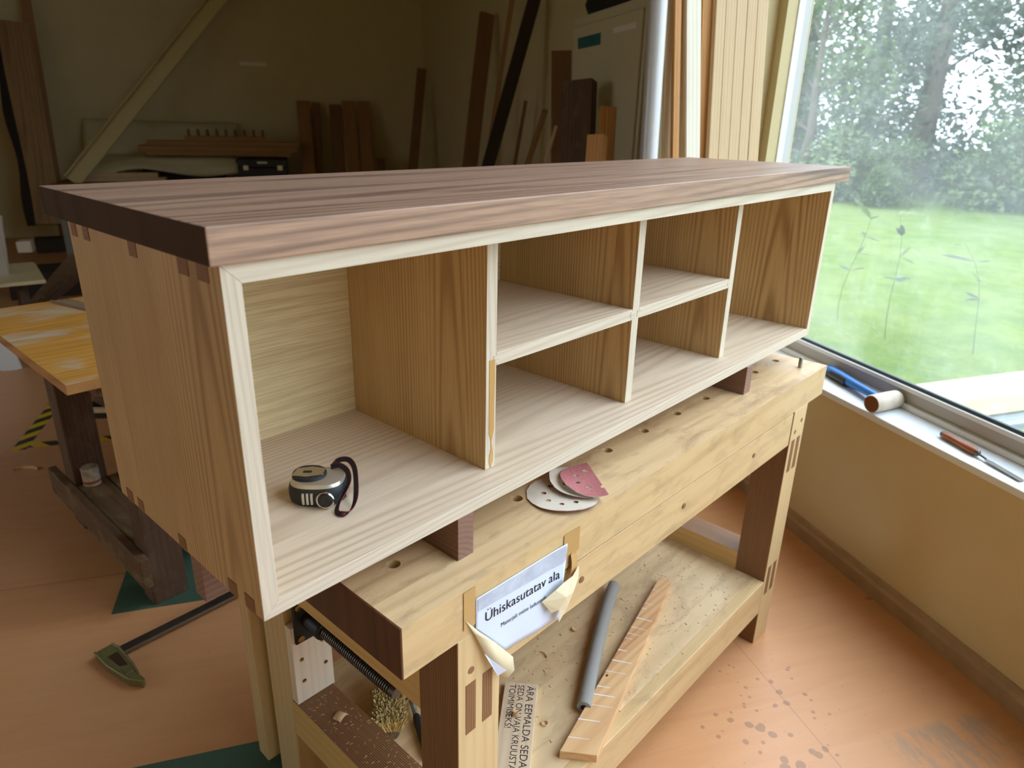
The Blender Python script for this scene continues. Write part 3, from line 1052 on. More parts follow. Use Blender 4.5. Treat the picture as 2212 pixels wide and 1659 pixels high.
loft(MB(), [(tmo(.86), 0.0), (tmo(.97), 0.004), (tmo(1.0), 0.012), (tmo(1.0), 0.021), (tmo(.96), 0.027), (tmo(.90), 0.0300)]).build('rubber_body', m_rubber, tm, smooth=50)
loft(MB(), [(tmo(.93), 0.0285), (tmo(.905), 0.0325), (tmo(.86), 0.0338)]).build('silver_band', m_silver, tm, smooth=40)
ol = lambda s: [(x - 0.012, y + 0.004) for x, y in superell(0.024 * s, 0.022 * s, 2.2)]
rim = loft(MB(), [(ol(1.0), 0.033), (ol(0.98), 0.0375), (ol(.9), 0.039)]).build('black_boss', m_rubber, tm, smooth=40)
pl = MB().prism([(-0.034, -0.008, 0.0388), (-0.013, -0.012, 0.0388), (0.009, -0.005, 0.0388), (0.010, 0.012, 0.0388), (-0.010, 0.018, 0.0388), (-0.030, 0.012, 0.0388)], (0, 0, 0.0012))
pl.build('chrome_plate', m_chrome, rim, bevel=0.0005)
bx2('date_window', (-0.020, -0.001, 0.0395), (-0.008, 0.0045, 0.0405), m_black, rim, 0.0003)
for k in range(3):
    MB().tube([(-0.0145 + 0.0058 * k, -0.0315, 0.007), (-0.0145 + 0.0058 * k, -0.0322, 0.015), (-0.0145 + 0.0058 * k, -0.0312, 0.0235)], 0.0021, 8).build('pale_rib', m_silver, tm, smooth=60)
MX = Matrix.Translation((0.016, -0.030, 0.014)) @ Matrix.Rotation(PI / 2, 4, 'X')
MB().lathe([(0.0125, 0.0), (0.0130, 0.004), (0.0118, 0.0055), (0.0095, 0.0045)], 24, MX).build('chrome_ring', m_chrome, tm, smooth=40)
MB().lathe([(0.0100, 0.002), (0.0098, 0.0062), (0.007, 0.0080), (0.003, 0.0076)], 24, MX).build('lock_button', m_black, tm, smooth=40)
bx2('end_hook', (0.0395, -0.010, 0.004), (0.0425, 0.008, 0.020), m_chrome, tm, 0.0006)
# wrist strap: a loop rising from the far corner and falling over the front
raw = [(0.014, 0.026, 0.036), (0.026, 0.030, 0.044), (0.040, 0.024, 0.047), (0.050, 0.010, 0.042), (0.055, -0.010, 0.028), (0.056, -0.028, 0.012),
       (0.052, -0.046, 0.005), (0.044, -0.054, 0.005), (0.034, -0.048, 0.004), (0.034, -0.036, 0.010), (0.040, -0.020, 0.018), (0.044, -0.004, 0.027), (0.040, 0.010, 0.036), (0.028, 0.020, 0.040), (0.014, 0.024, 0.036)]


def smooth_path(pts, sub=4):
    out = []
    n = len(pts)
    P = [Vector(p) for p in pts]
    for i in range(n - 1):
        p0, p1, p2, p3 = P[max(i - 1, 0)], P[i], P[i + 1], P[min(i + 2, n - 1)]
        for k in range(sub):
            t = k / sub
            out.append(0.5 * ((2 * p1) + (-p0 + p2) * t + (2 * p0 - 5 * p1 + 4 * p2 - p3) * t * t + (-p0 + 3 * p1 - 3 * p2 + p3) * t ** 3))
    out.append(P[-1])
    return out


sp_ = smooth_path(raw, 4)
wd = [Vector((0.55, 0.2, 0.5)) for _ in sp_]
st = MB().ribbon(sp_, wd, 0.0068, 0.0012).build('wrist_strap', m_strap, tm, smooth=40)
MB().ribbon([p for p in sp_], wd, 0.0080, 0.0005).build('strap_edge', m_red, st, smooth=40)

# --- sanding discs
def disc_mesh(r, warp, holes=8, cutx=None, seed=0):
    """flat perforated disc, slightly warped and frayed; cutx: keep only x < cutx"""
    rnd = random.Random(seed)
    cu = bpy.data.curves.new('disc', 'CURVE')
    cu.dimensions = '2D'
    cu.fill_mode = 'BOTH'

    def ring(cx, cy, rr, n, jit=0.0):
        sp = cu.splines.new('POLY')
        sp.points.add(n - 1)
        for k in range(n):
            q = rr * (1 + rnd.uniform(-jit, jit * 0.3))
            sp.points[k].co = (cx + q * math.cos(2 * PI * k / n), cy + q * math.sin(2 * PI * k / n), 0, 1)
        sp.use_cyclic_u = True

    ring(0, 0, r, 64, 0.018)
    for k in range(holes):
        a = 2 * PI * (k + 0.3) / holes
        ring(0.0325 * math.cos(a), 0.0325 * math.sin(a), 0.0045, 14)
    ob = bpy.data.objects.new('disc', cu)
    COL.objects.link(ob)
    bpy.context.view_layer.update()
    me0 = bpy.data.meshes.new_from_object(ob.evaluated_get(bpy.context.evaluated_depsgraph_get()))
    bpy.data.objects.remove(ob)
    bm = bmesh.new()
    bm.from_mesh(me0)
    for ax in ((1, 0, 0), (0, 1, 0)):
        for k in range(-6, 7):
            bmesh.ops.bisect_plane(bm, geom=bm.verts[:] + bm.edges[:] + bm.faces[:], plane_co=(0.0092 * k + 0.0003, 0.0092 * k + 0.0003, 0), plane_no=ax)
    if cutx is not None:
        bmesh.ops.bisect_plane(bm, geom=bm.verts[:] + bm.edges[:] + bm.faces[:], plane_co=(cutx, 0, 0), plane_no=(1, 0.05, 0), clear_outer=True)
    for v in bm.verts:
        v.co.z = warp(v.co.x, v.co.y)
    bmesh.ops.remove_doubles(bm, verts=bm.verts[:], dist=1e-6)
    bmesh.ops.recalc_face_normals(bm, faces=bm.faces)
    if sum(f.normal.z for f in bm.faces) < 0:
        bmesh.ops.reverse_faces(bm, faces=bm.faces)
    me = bpy.data.meshes.new('disc')
    bm.to_mesh(me)
    bm.free()
    return me


def disc(name, me, mats, M, lab):
    for m in mats:
        me.materials.append(m)
    o = bpy.data.objects.new(name, me)
    COL.objects.link(o)
    o.matrix_basis = M
    md = o.modifiers.new('thickness', 'SOLIDIFY')
    md.thickness = 0.0012
    md.offset = 1
    md.material_offset = 1 if len(mats) > 1 else 0
    md.material_offset_rim = 1 if len(mats) > 1 else 0
    md.use_flip_normals = False
    return tag(o, lab, 'sanding disc', 'used sanding discs')


d1 = disc_mesh(0.0625, lambda x, y: 0.0015 + 0.004 * max(0, (-x - y) / 0.06) ** 2 * 0.6 + 0.0012 * math.sin(70 * x), seed=1)
disc('sanding_disc', d1, [m_sandback, m_sandrim], BM @ Matrix.Translation((0.403, 0.0655, BZ)) @ Matrix.Rotation(0.4, 4, 'Z'), 'cream-backed sanding disc with holes lying lowest on the bench edge')
d2 = disc_mesh(0.058, lambda x, y: 0.006 + 0.010 * abs(x / 0.058) ** 1.6 + 0.004 * math.sin(60 * y) * (1 if x < 0 else .3), cutx=0.004, seed=2)
disc('sanding_disc', d2, [m_sandback, m_sandrim], BM @ Matrix.Translation((0.455, 0.066, BZ)) @ Matrix.Rotation(math.radians(-38), 4, 'Z'), 'folded half sanding disc with curled pale edge between the other two')
d3 = disc_mesh(0.060, lambda x, y: 0.012 + 0.016 * ((x + 0.02) / 0.06) ** 2, cutx=0.006, seed=3)
disc('sanding_disc', d3, [m_sandpink, m_sandback], BM @ Matrix.Translation((0.468, 0.048, BZ)) @ Matrix.Rotation(math.radians(-38), 4, 'Z'), 'pink folded half sanding disc lying on top of the pale ones')


# --- paper sign taped to the bench edge
def text_mesh(body, size, depth, name, mat, shear=0.0):
    cu = bpy.data.curves.new(name, 'FONT')
    cu.body = body
    cu.size = size
    cu.extrude = depth
    cu.shear = shear
    cu.resolution_u = 4
    ob = bpy.data.objects.new(name, cu)
    COL.objects.link(ob)
    bpy.context.view_layer.update()
    me = bpy.data.meshes.new_from_object(ob.evaluated_get(bpy.context.evaluated_depsgraph_get()))
    bpy.data.objects.remove(ob)
    me.materials.clear()
    me.materials.append(mat)
    return me


def text_on(name, body, width, depth, mat, parent, M, shear=0.0, bend=None):
    me = text_mesh(body, 0.1, 0.0, name, mat, shear)
    xs = [v.co.x for v in me.vertices]
    k = width / (max(xs) - min(xs))
    for v in me.vertices:
        v.co = Vector(((v.co.x - min(xs)) * k, v.co.y * k, 0))
        if bend:
            v.co = bend(v.co)
    o = bpy.data.objects.new(name, me)
    COL.objects.link(o)
    o.parent = parent
    o.matrix_basis = M
    return o


# local frame of the sign: x along the bench, z up, y out of the bench towards the viewer is negative
sg = thing('paper_sign', 'white printed paper sign with curling tape on the front edge of the bench', 'sign', M=BM @ Matrix.Translation((0.130, -0.0008, 0.655)))


def bulge(x, z):
    return -0.0012 - 0.010 * max(0.0, (x - 0.165) / 0.04) ** 1.4 * (0.2 if x < 0.165 else 1) * max(0, 1 - z / 0.16) - 0.0012 * max(0, 0.08 - z) / 0.08 * (1 + math.sin(x * 60))


def pap(u, v):
    """sheet outline: bottom left corner folded away along a slanting line"""
    zt = 0.1425 - 0.0045 * u
    xl = 0.0 + 0.203 * u
    zb = 0.092 - (0.092 - 0.012) * min(1.0, xl / 0.062) if xl < 0.062 else 0.012 - 0.012 * (xl - 0.062) / 0.141
    z = zb + (zt - zb) * v
    x = xl - 0.017 * (1 - v) * max(0, u - 0.6) / 0.4
    return (x, bulge(x, z), z)


MB().grid(40, 14, pap).build('paper_sheet', m_paper, sg, smooth=60, solid=0.0003)


def lay(x0, z0, k):
    return lambda c: Vector((x0 + c.x, bulge(x0 + c.x, z0 + c.y + k * c.x) - 0.0007, z0 + c.y + k * c.x))


text_on('lettering', '\u00dchiskasutatav ala', 0.167, 0, m_ink, sg, Matrix.Identity(4), bend=lay(0.019, 0.0925, -0.066))
text_on('lettering', 'Materjali mitte ladustada', 0.104, 0, m_ink, sg, Matrix.Identity(4), bend=lay(0.052, 0.064, -0.064))
# grey band of the printed picture at the top of the sheet
m_print = plain('printed_grey_band', lin(176, 182, 198), 0.55, var=0.7, scale=28, col2=lin(208, 214, 228))
MB().grid(20, 3, lambda u, v: (0.004 + 0.196 * u, bulge(0.004 + 0.196 * u, 0.12) - 0.0005, 0.119 - 0.014 * u + v * (0.022 + 0.0095 * u))).build('printed_band', m_print, sg)
m_ct = plain('clear_tape', lin(190, 152, 98), 0.15)
MB().grid(3, 6, lambda u, v: (-0.0225 + 0.0225 * u, -0.0006, 0.100 + 0.064 * v)).build('clear_tape', m_ct, sg, solid=0.0002)
# tape and paper corner peeled away, cream back showing
MB().add([(-0.0205, -0.001, 0.118), (-0.004, -0.004, 0.085), (0.022, -0.010, 0.022), (0.040, -0.014, -0.016), (0.052, -0.020, -0.019), (0.060, -0.024, -0.008), (0.0605, -0.020, 0.014),
          (0.034, -0.010, 0.050), (0.004, -0.003, 0.086)],
         [(0, 1, 8), (1, 2, 7, 8), (2, 3, 4, 7), (4, 5, 6, 7)]).build('peeled_tape', m_tape, sg, recalc=False, solid=0.0005, smooth=70)
MB().add([(0.010, -0.0085, 0.046), (0.034, -0.0142, -0.008), (0.048, -0.0185, -0.004), (0.018, -0.0095, 0.034)], [(0, 1, 2, 3)]).build('torn_paper', m_paper, sg, recalc=False, solid=0.0004)
# crumpled tape hanging at the right-hand side
MB().add([(0.140, -0.006, 0.062), (0.166, -0.012, 0.073), (0.184, -0.013, 0.078), (0.206, -0.014, 0.080), (0.230, -0.008, 0.086), (0.228, -0.010, 0.064), (0.206, -0.018, 0.052),
          (0.194, -0.014, 0.020), (0.176, -0.014, 0.006), (0.170, -0.018, 0.036), (0.158, -0.012, 0.034), (0.182, -0.022, 0.056)],
         [(0, 1, 11), (1, 2, 11), (2, 3, 11), (3, 4, 5), (3, 5, 6), (3, 6, 11), (6, 7, 11), (7, 8, 9), (7, 9, 11), (9, 10, 0), (9, 0, 11)]).build('crumpled_tape', m_tape, sg, recalc=False, solid=0.0003)
MB().grid(3, 4, lambda u, v: (0.196 + 0.041 * u, -0.0006, 0.110 + 0.044 * v)).build('clear_tape', m_ct, sg, solid=0.0002)
MB().grid(3, 8, lambda u, v: (0.212 + 0.022 * u, -0.003 - 0.004 * math.sin(3 * v + 2 * u), 0.062 + 0.050 * v)).build('clear_tape', m_ct, sg, solid=0.0002)

# ================================================================== THINGS ON THE BENCH SHELF
SH = 0.2181


def bpt(x, y, z):
    return BM @ Vector((x, y, z))


# grey foam pipe: bent solid tube, dark disc for the bore
ft = thing('foam_pipe', 'grey foam pipe insulation tube lying on the bench shelf', 'foam tube', M=BM)
path = [(0.940, 0.284, SH + 0.0165), (0.84, 0.238, SH + 0.0165), (0.74, 0.188, SH + 0.0165), (0.64, 0.136, SH + 0.0165), (0.543, 0.083, SH + 0.0165)]
path = smooth_path(path, 4)
MB().tube(path, [0.0150] + [0.0163] * (len(path) - 2) + [0.0158], 20).build('foam_sleeve', m_foam, ft, smooth=60)
dv = (Vector(path[-1]) - Vector(path[-2])).normalized()
MB().tube([Vector(path[-1]) - dv * 0.002, Vector(path[-1]) + dv * 0.0006], 0.0072, 16).build('bore_shade', m_near_black, ft)  # dark disc on the capped end, painted shade of the hollow

# tapered chalk-marked board
wb = thing('tapered_board', 'tapered pine offcut with white chalk marks leaning along the bench shelf', 'board', M=BM)
q0, q1, q2, q3 = Vector((1.060, 0.212, SH)), Vector((0.418, 0.049, SH)), Vector((0.462, -0.012, SH)), Vector((1.066, 0.176, SH))
mbw = MB().prism([q0, q1, q2, q3], (0, 0, 0.020))
pin_y = wood('offcut_pine', lin(226, 184, 134), lin(176, 118, 72), 'X', 0.016, 0.5, 0.25, 0.4, 0.55, 9, streak=lin(170, 104, 62), streak_amt=0.4)
MB().prism([Vector((q.x - 0.74, (q.y - 0.11), 0)) for q in (q0, q1, q2, q3)], (0, 0, 0.020)).build('board_body', pin_y, wb, loc=(0.74, 0.11, SH), bevel=0.001)
m_chalk = plain('chalk', lin(232, 228, 226), 0.9)
rnd = random.Random(4)
for t in (0.10, 0.20, 0.235, 0.30, 0.36, 0.40, 0.43, 0.50, 0.56, 0.62, 0.70, 0.74, 0.79, 0.86, 0.94):
    a = q1.lerp(q0, 1 - t)
    b = q2.lerp(q3, 1 - t)
    f1 = rnd.uniform(0.25, 0.95)
    e = a.lerp(b, f1)
    dirv = (q1 - q0).normalized()
    w = rnd.uniform(0.0008, 0.0022)
    zt = SH + 0.0202
    MB().add([Vector((a.x, a.y, zt)) - dirv * w, Vector((e.x, e.y, zt)) - dirv * w * .4, Vector((e.x, e.y, zt)) + dirv * w * .4, Vector((a.x, a.y, zt)) + dirv * w], [(0, 1, 2, 3)]).build('chalk_mark', m_chalk, wb, recalc=False)
bx2('nail_hole_shade', (0.648, 0.098, SH + 0.0197), (0.655, 0.102, SH + 0.0204), m_black, wb, 0)  # black fleck lying on the face, painted dark of a small hole

# pencilled note board
nb = thing('note_board', 'small board with a handwritten note lying on the shelf behind the near leg', 'board', M=BM @ Matrix.Translation((0.505, 0.231, SH)) @ Matrix.Rotation(math.radians(-143), 4, 'Z'))
bx2('board_body', (0.0, -0.037, 0.0), (0.30, 0.037, 0.012), wood('note_pine', lin(222, 198, 166), lin(182, 146, 110), 'X', 0.012, 0.4, 0.2, 0.3, 0.6, 6), nb, 0.001)
for body, w, yy in (('\u00c4RA EEMALDA SEDA K', 0.235, 0.014), ('SEDA ON VAJA KRUUSTANG', 0.250, -0.006), ('TOIMIMISEKS!', 0.120, -0.025)):
    text_on('handwriting', body, w, 0, m_marker, nb, Matrix.Translation((0.008, yy, 0.0123)))

# hand brush behind the near leg
br = thing('hand_brush', 'bristle hand brush lying on the bench shelf below the vise screw', 'brush', M=BM @ Matrix.Translation((0.256, 0.385, SH)) @ Matrix.Rotation(math.radians(52), 4, 'Z') @ Matrix.Scale(1.2, 4))
loft(MB(), [(superell(0.062, 0.018, 3, 28), 0.0), (superell(0.064, 0.020, 3, 28), 0.008), (superell(0.062, 0.018, 3, 28), 0.016)]).build('brush_back', m_dark_z, br, smooth=40)
bs = MB()
for k in range(2600):
    x, y = rnd.uniform(-.060, .060), rnd.uniform(-.017, .017)
    dx, dy = rnd.gauss(x * 0.10, .003), rnd.gauss(y * 0.5, .004)
    h = rnd.uniform(0.026, 0.034)
    p, q = Vector((x, y, 0.014)), Vector((x + dx, y + dy, 0.014 + h))
    s = Vector((rnd.gauss(0, 1), rnd.gauss(0, 1), 0)).normalized() * 0.0011
    bs.add([p - s, p + s, q + s, q - s], [(0, 1, 2, 3)])
o = bs.build('bristles', m_bristle, br, recalc=False)
o['kind'] = 'stuff'

# dark-handled tool under the vise screw
tl = thing('socket_tool', 'black gripped tool with a threaded steel shaft on the shelf beside the brush', 'tool', M=BM @ Matrix.Translation((0.300, 0.372, SH + 0.011)) @ Matrix.Rotation(math.radians(-116), 4, 'Z'))
MB().lathe([(0.006, 0.0), (0.008, 0.004), (0.0095, 0.02), (0.0100, 0.09), (0.009, 0.11), (0.004, 0.114)], 16, Matrix.Translation((0.045, 0, 0)) @ Matrix.Rotation(PI / 2, 4, 'Y')).build('grip', m_rubber, tl, smooth=40)
pr_ = []
z = 0.0
while z < 0.055:
    pr_ += [(0.0056, z), (0.0056, z + .0014), (0.0046, z + .002)]
    z += 0.003
MB().lathe(pr_, 14, Matrix.Translation((-0.010, 0, 0)) @ Matrix.Rotation(PI / 2, 4, 'Y')).build('threaded_shaft', m_steel, tl, smooth=40)
bx2('jaw', (-0.034, -0.012, -0.009), (-0.008, 0.012, 0.009), m_steel, tl, 0.002)


# --- shavings and chips
def curl(name, r0, turns, w, x, y, z, rz, lab, tilt=0.0, mat=None):
    pts = []
    n = int(14 * turns) + 3
    for k in range(n + 1):
        t = turns * 2 * PI * k / n
        rr = r0 * (1 + 0.12 * t / (2 * PI))
        pts.append((rr * math.cos(t), rr * math.sin(t), 0.0005 * k / n))
    o = MB().ribbon(pts, [Vector((0, 0, 1))] * len(pts), w, 0.0005).build(name, mat or m_chip, None, smooth=50)
    o.matrix_basis = BM @ Matrix.Translation((x, y, z)) @ Matrix.Rotation(rz, 4, 'Z') @ Matrix.Rotation(tilt, 4, 'X') @ Matrix.Translation((0, 0, w / 2))
    return tag(o, lab, 'wood shaving')


m_chip = wood('shaving', lin(226, 190, 142), lin(186, 142, 96), 'X', 0.01, 0.3, 0.1, 0.2, 0.6, 3)
curl('wood_shaving', 0.0065, 1.05, 0.004, 0.462, 0.125, SH, 0.3, 'ring-shaped wood shaving on the shelf beside the note board')
curl('wood_shaving', 0.020, 0.30, 0.004, 0.60, 0.262, SH, -0.8, 'thin crescent wood shaving on the shelf below the paper sign')
curl('wood_shaving', 0.007, 0.55, 0.012, 0.430, 0.178, SH + 0.0125, 1.2, 'brown curled shaving lying on the handwritten note')
curl('wood_shaving', 0.006, 0.6, 0.008, 0.455, 0.150, SH, 2.0, 'short fat shaving between the note board and the ring shaving')
curl('wood_shaving', 0.008, 0.7, 0.006, 0.74, 0.26, SH, 0.6, 'crumpled shaving on the shelf left of the foam tube')
o = MB().grid(6, 3, lambda u, v: (-0.012 + 0.024 * u, -0.010 + 0.020 * v, 0.001 + 0.004 * math.sin(PI * u))).build('wood_chip', m_chip, None, smooth=60, solid=0.0012)
o.matrix_basis = BM @ Matrix.Translation((0.142, 0.403, 0.2772)) @ Matrix.Rotation(0.3, 4, 'Z')
tag(o, 'square wood chip on the laminated end rail of the bench', 'wood chip')
cr = MB()
rnd = random.Random(12)
for k in range(520):
    if k < 300:
        x, y, z = rnd.uniform(0.2, 1.25), rnd.uniform(0.03, 0.54), SH
    else:
        x, y, z = rnd.uniform(0.5, 1.3), rnd.uniform(0.02, 0.30), SH
    s = rnd.uniform(0.0006, 0.0022)
    M_ = Matrix.Translation((x, y, z + s * 0.4)) @ Matrix.Rotation(rnd.uniform(0, 6.3), 4, 'Z')
    cr.box((-s * rnd.uniform(.8, 2.6), -s * .6, -s * .4), (s, s * .6, s * .4), M_)
for k in range(160):
    x, y = rnd.uniform(0.1, 0.184), rnd.uniform(0.10, 0.48)
    s = rnd.uniform(0.0005, 0.0012)
    cr.box((-s * 3, -s * .4, 0), (s * 3, s * .4, s * .6), Matrix.Translation((x, y, 0.2762)) @ Matrix.Rotation(rnd.uniform(0, 6.3), 4, 'Z'))
o = cr.build('wood_crumbs', m_chip, None, M=BM)
tag(o, 'scattered wood crumbs and dust on the bench shelf', 'wood crumbs')
o['kind'] = 'stuff'

# ================================================================== THINGS ON THE WINDOW SILL
# mallet: head lying on the sill, blue handle pointing to the window corner
ml = thing('mallet', 'pale rubber mallet with a blue handle on the window sill', 'mallet', M=RM(-0.138, -0.022, 0.5935 + 0.028))
hd = Matrix.Rotation(-PI / 2 + 0.0, 4, 'X')
MB().lathe([(0.0262, -0.058), (0.0285, -0.052), (0.0290, 0.0), (0.0285, 0.052), (0.0262, 0.058)], 28, Matrix.Rotation(math.radians(8), 4, 'Z') @ hd).build(
    'mallet_head', [m_mallet, m_mallet_end], ml, sel=lambda n, c: 1 if n.y > .8 else 0, smooth=40)
h0, h1 = Vector((0.020, -0.006, 0.0)), Vector((0.318, -0.052, -0.008))
pts = [h0.lerp(h1, t) for t in (0, .2, .45, .6, .75, .9, .97, 1.0)]
MB().tube(pts, [.013, .013, .0145, .017, .019, .020, .018, .010], 14).build('handle', m_blue, ml, smooth=60)
MB().tube([h0.lerp(h1, t) + Vector((-.004, 0.004, -0.003)) for t in (.58, .7, .85, .97)], [.0165, .0185, .0190, .016], 12).build('grip_inlay', m_black, ml, smooth=60)

ch = thing('chisel', 'small chisel with an orange-brown wooden handle on the window sill near the right edge', 'chisel', M=RM(-0.355, -0.030, 0.5945) @ Matrix.Rotation(math.radians(175), 4, 'Z'))
MB().lathe([(0.006, 0.0), (0.0105, 0.006), (0.0098, 0.03), (0.0090, 0.06), (0.0112, 0.095), (0.0105, 0.112), (0.007, 0.118)], 16, Matrix.Translation((0, 0, 0.0105)) @ Matrix.Rotation(PI / 2, 4, 'Y')).build('handle', m_handle, ch, smooth=50)
MB().lathe([(0.0085, 0), (0.0082, 0.012), (0.004, 0.016)], 14, Matrix.Translation((0.112, 0, 0.0105)) @ Matrix.Rotation(PI / 2, 4, 'Y')).build('ferrule', m_darksteel, ch, smooth=50)
MB().lathe([(0.0045, -0.006), (0.009, 0), (0.0095, 0.008)], 14, Matrix.Translation((-0.002, 0, 0.0105)) @ Matrix.Rotation(PI / 2, 4, 'Y')).build('striking_cap', m_darksteel, ch, smooth=50)
MB().tube([(0.122, 0, 0.0100), (0.150, 0, 0.0070)], [.0035, .0025], 10).build('shank', m_darksteel, ch, smooth=50)
MB().prism([(0.148, -0.004, 0.004), (0.165, -0.0075, 0.003), (0.262, -0.0075, 0.0005), (0.262, 0.0075, 0.0005), (0.165, 0.0075, 0.003), (0.148, 0.004, 0.004)], (0, 0, 0.0026)).build('blade', m_steel, ch, bevel=0.0005)

# ================================================================== OLD TABLE ON THE LEFT
tb_ = thing('plywood_table', 'low work table with a worn orange plywood top and dark timber legs on the left', 'table', (0.29, 1.33, 0))
TX, TY = 0.29, 1.33


def tbx(name, lo, hi, mat, bevel=0.003, sel=None):
    return bx2(name, (lo[0] - TX, lo[1] - TY, lo[2]), (hi[0] - TX, hi[1] - TY, hi[2]), mat, tb_, bevel, sel=sel)


tbx('plywood_top', (0.175, 1.325, 0.735), (1.35, 2.285, 0.765), [m_worn_ply, m_ply_edge], 0.002, sel=lambda n, c: 0 if abs(n.z) > .7 else 1)
for y0, y1 in ((1.350, 1.430), (1.955, 2.055)):
    for x0, x1 in ((0.290, 0.395), (1.10, 1.20)):
        tbx('leg', (x0, y0, 0.0), (x1, y1, 0.700), m_dark_z, 0.004)
for y0, y1 in ((1.355, 1.425), (1.965, 2.045)):
    tbx('top_bearer', (0.25, y0, 0.700), (1.28, y1, 0.735), m_dark_y, 0.003)
tbx('stretcher', (0.262, 1.325, 0.085), (0.290, 2.165, 0.185), m_dark_y, 0.004)
for k in range(4):
    y0 = 0
    tbx('lower_board', (0.292 + 0.1 * k if k else 0.291, 1.432, 0.155 + 0.003 * (k % 2)), (0.389 + 0.1 * k, 1.953, 0.180 + 0.003 * (k % 2)), m_dark_y, 0.003)
tbx('cross_bar', (0.291, 1.50, 0.115), (1.10, 1.56, 0.154), m_dark_y, 0.003)
tbx('cross_bar', (0.291, 1.85, 0.115), (1.10, 1.91, 0.154), m_dark_y, 0.003)
tbx('stretcher', (1.201, 1.34, 0.085), (1.230, 2.165, 0.185), m_dark_y, 0.004)

pc = thing('paint_can', 'small stained paint can standing on the lower boards of the plywood table', 'paint can', (0.336, 1.925, 0.183))
MB().lathe([(0.027, 0.0), (0.0285, 0.002), (0.0280, 0.004), (0.0280, 0.060), (0.0290, 0.062), (0.0290, 0.066), (0.0265, 0.067)], 28).build('can_body', m_can, pc, smooth=40)
MB().lathe([(0.0262, 0.0655), (0.0262, 0.0685), (0.0235, 0.0690), (0.0228, 0.0660), (0.014, 0.0652)], 28).build('can_lid', m_can_lid, pc, smooth=40)
MB().lathe([(0.0284, 0.010), (0.0284, 0.020)], 28).build('brown_band', m_handle, pc, smooth=40)

o = bx2('grey_sheet_offcut', (-0.17, -0.14, 0), (0.17, 0.14, 0.012), plain('glossy_grey_sheet', lin(196, 196, 188), 0.25), None, 0.001)
o.matrix_basis = Matrix.Translation((0.585, 1.83, 0.290)) @ Matrix.Rotation(math.radians(12), 4, 'Z') @ Matrix.Rotation(math.radians(-35), 4, 'Y')
tag(o, 'grey sheet offcut leaning on the lower boards of the plywood table', 'sheet')

sk = thing('splintered_stick', 'splintered brown stick lying on the far edge of the plywood table', 'stick', M=Matrix.Translation((0.43, 2.262, 0.7655)) @ Matrix.Rotation(math.radians(-76), 4, 'Z'))
MB().prism([(0.0, -0.022, 0), (0.055, -0.002, 0), (0.012, 0.004, 0), (0.06, 0.014, 0), (0.02, 0.026, 0), (0.45, 0.026, 0), (0.45, -0.022, 0)], (0, 0, 0.010)).build('stick_body', wood('stick_wood', lin(150, 122, 92), lin(100, 76, 54), 'X', 0.008, 0.5, 0.3, 0.3, 0.7, 4), sk, bevel=0.001)

# dark crate of slats behind the table
ck = thing('slatted_crate', 'dark crate of slanting old slats standing on the floor behind the plywood table', 'crate', (0.62, 3.05, 0.0), math.radians(-42))
bx2('crate_base', (-0.05, -0.02, 0.0), (0.55, 0.50, 0.035), m_dark, ck, 0.003)
bx2('crate_edge', (-0.05, -0.032, 0.035), (0.55, 0.0, 0.055), m_pine, ck, 0.002)
for k in range(7):
    p = MB().box((-0.035, 0, 0), (0.035, 0.014, 0.62)).build('slat', m_dark_y if k % 2 else m_brown, ck, bevel=0.002)
    p.matrix_basis = Matrix.Translation((0.0 + 0.085 * k, 0.03, 0.055)) @ Matrix.Rotation(math.radians(38), 4, 'Y')

cl = MB()
pts = [(0.5 * 0.1 * math.cos(t), 0.05 * math.sin(t) * 0.6, 0.0) for t in [0.2 + (PI - 0.4) * k / 12 for k in range(13)]]
cl.ribbon(pts, [Vector((0, 0, 1))] * 13, 0.012, 0.0008)
o = cl.build('wood_shaving', m_chip, None, smooth=60)
o.matrix_basis = Matrix.Translation((0.268, 2.605, 0.006)) @ Matrix.Rotation(math.radians(-42), 4, 'Z')
tag(o, 'long curved wood shaving lying on the floor at the left edge', 'wood shaving')

# bar clamp on the floor
bc = thing('bar_clamp', 'steel bar clamp with an olive cast jaw lying on the floor left of the bench', 'clamp', (0.118, 1.205, 0.0), math.radians(1.5))
bx2('clamp_bar', (0.0, -0.016, 0.010), (0.85, 0.014, 0.019), m_darksteel, bc, 0.001)
bx2('bar_edge', (0.0, -0.0175, 0.0105), (0.85, -0.0158, 0.0185), m_steel, bc, 0.0)
jw = [(-0.034, 0.030), (0.014, 0.034), (0.022, 0.0), (0.022, -0.09), (0.016, -0.135), (0.020, -0.165), (0.010, -0.175), (-0.012, -0.140), (-0.030, -0.05)]
jo = MB().prism([(x, y, 0.001) for x, y in jw], (0, 0, 0.024)).build('clamp_jaw', m_olive, bc, bevel=0.004)
MB().prism([(-0.016, -0.015, 0.0252), (0.010, -0.012, 0.0252), (0.010, -0.085, 0.0252), (-0.008, -0.075, 0.0252)], (0, 0, 0.0008)).build('jaw_recess', m_steel, jo)
for k in range(3):
    bx2('jaw_rib', (-0.009, -0.100 - 0.009 * k, 0.0245), (0.013, -0.095 - 0.009 * k, 0.0285), m_olive, jo, 0.001)
MB().tube([(-0.033, 0.028, 0.0255), (-0.029, -0.05, 0.0255), (-0.011, -0.138, 0.0255), (0.010, -0.172, 0.0255)], 0.0035, 8).build('jaw_rim', m_olive, jo, smooth=60)
MB().tube([(0.013, 0.030, 0.0255), (0.020, -0.0, 0.0255), (0.020, -0.09, 0.0255), (0.015, -0.135, 0.0255)], 0.003, 8).build('jaw_rim', m_olive, jo, smooth=60)


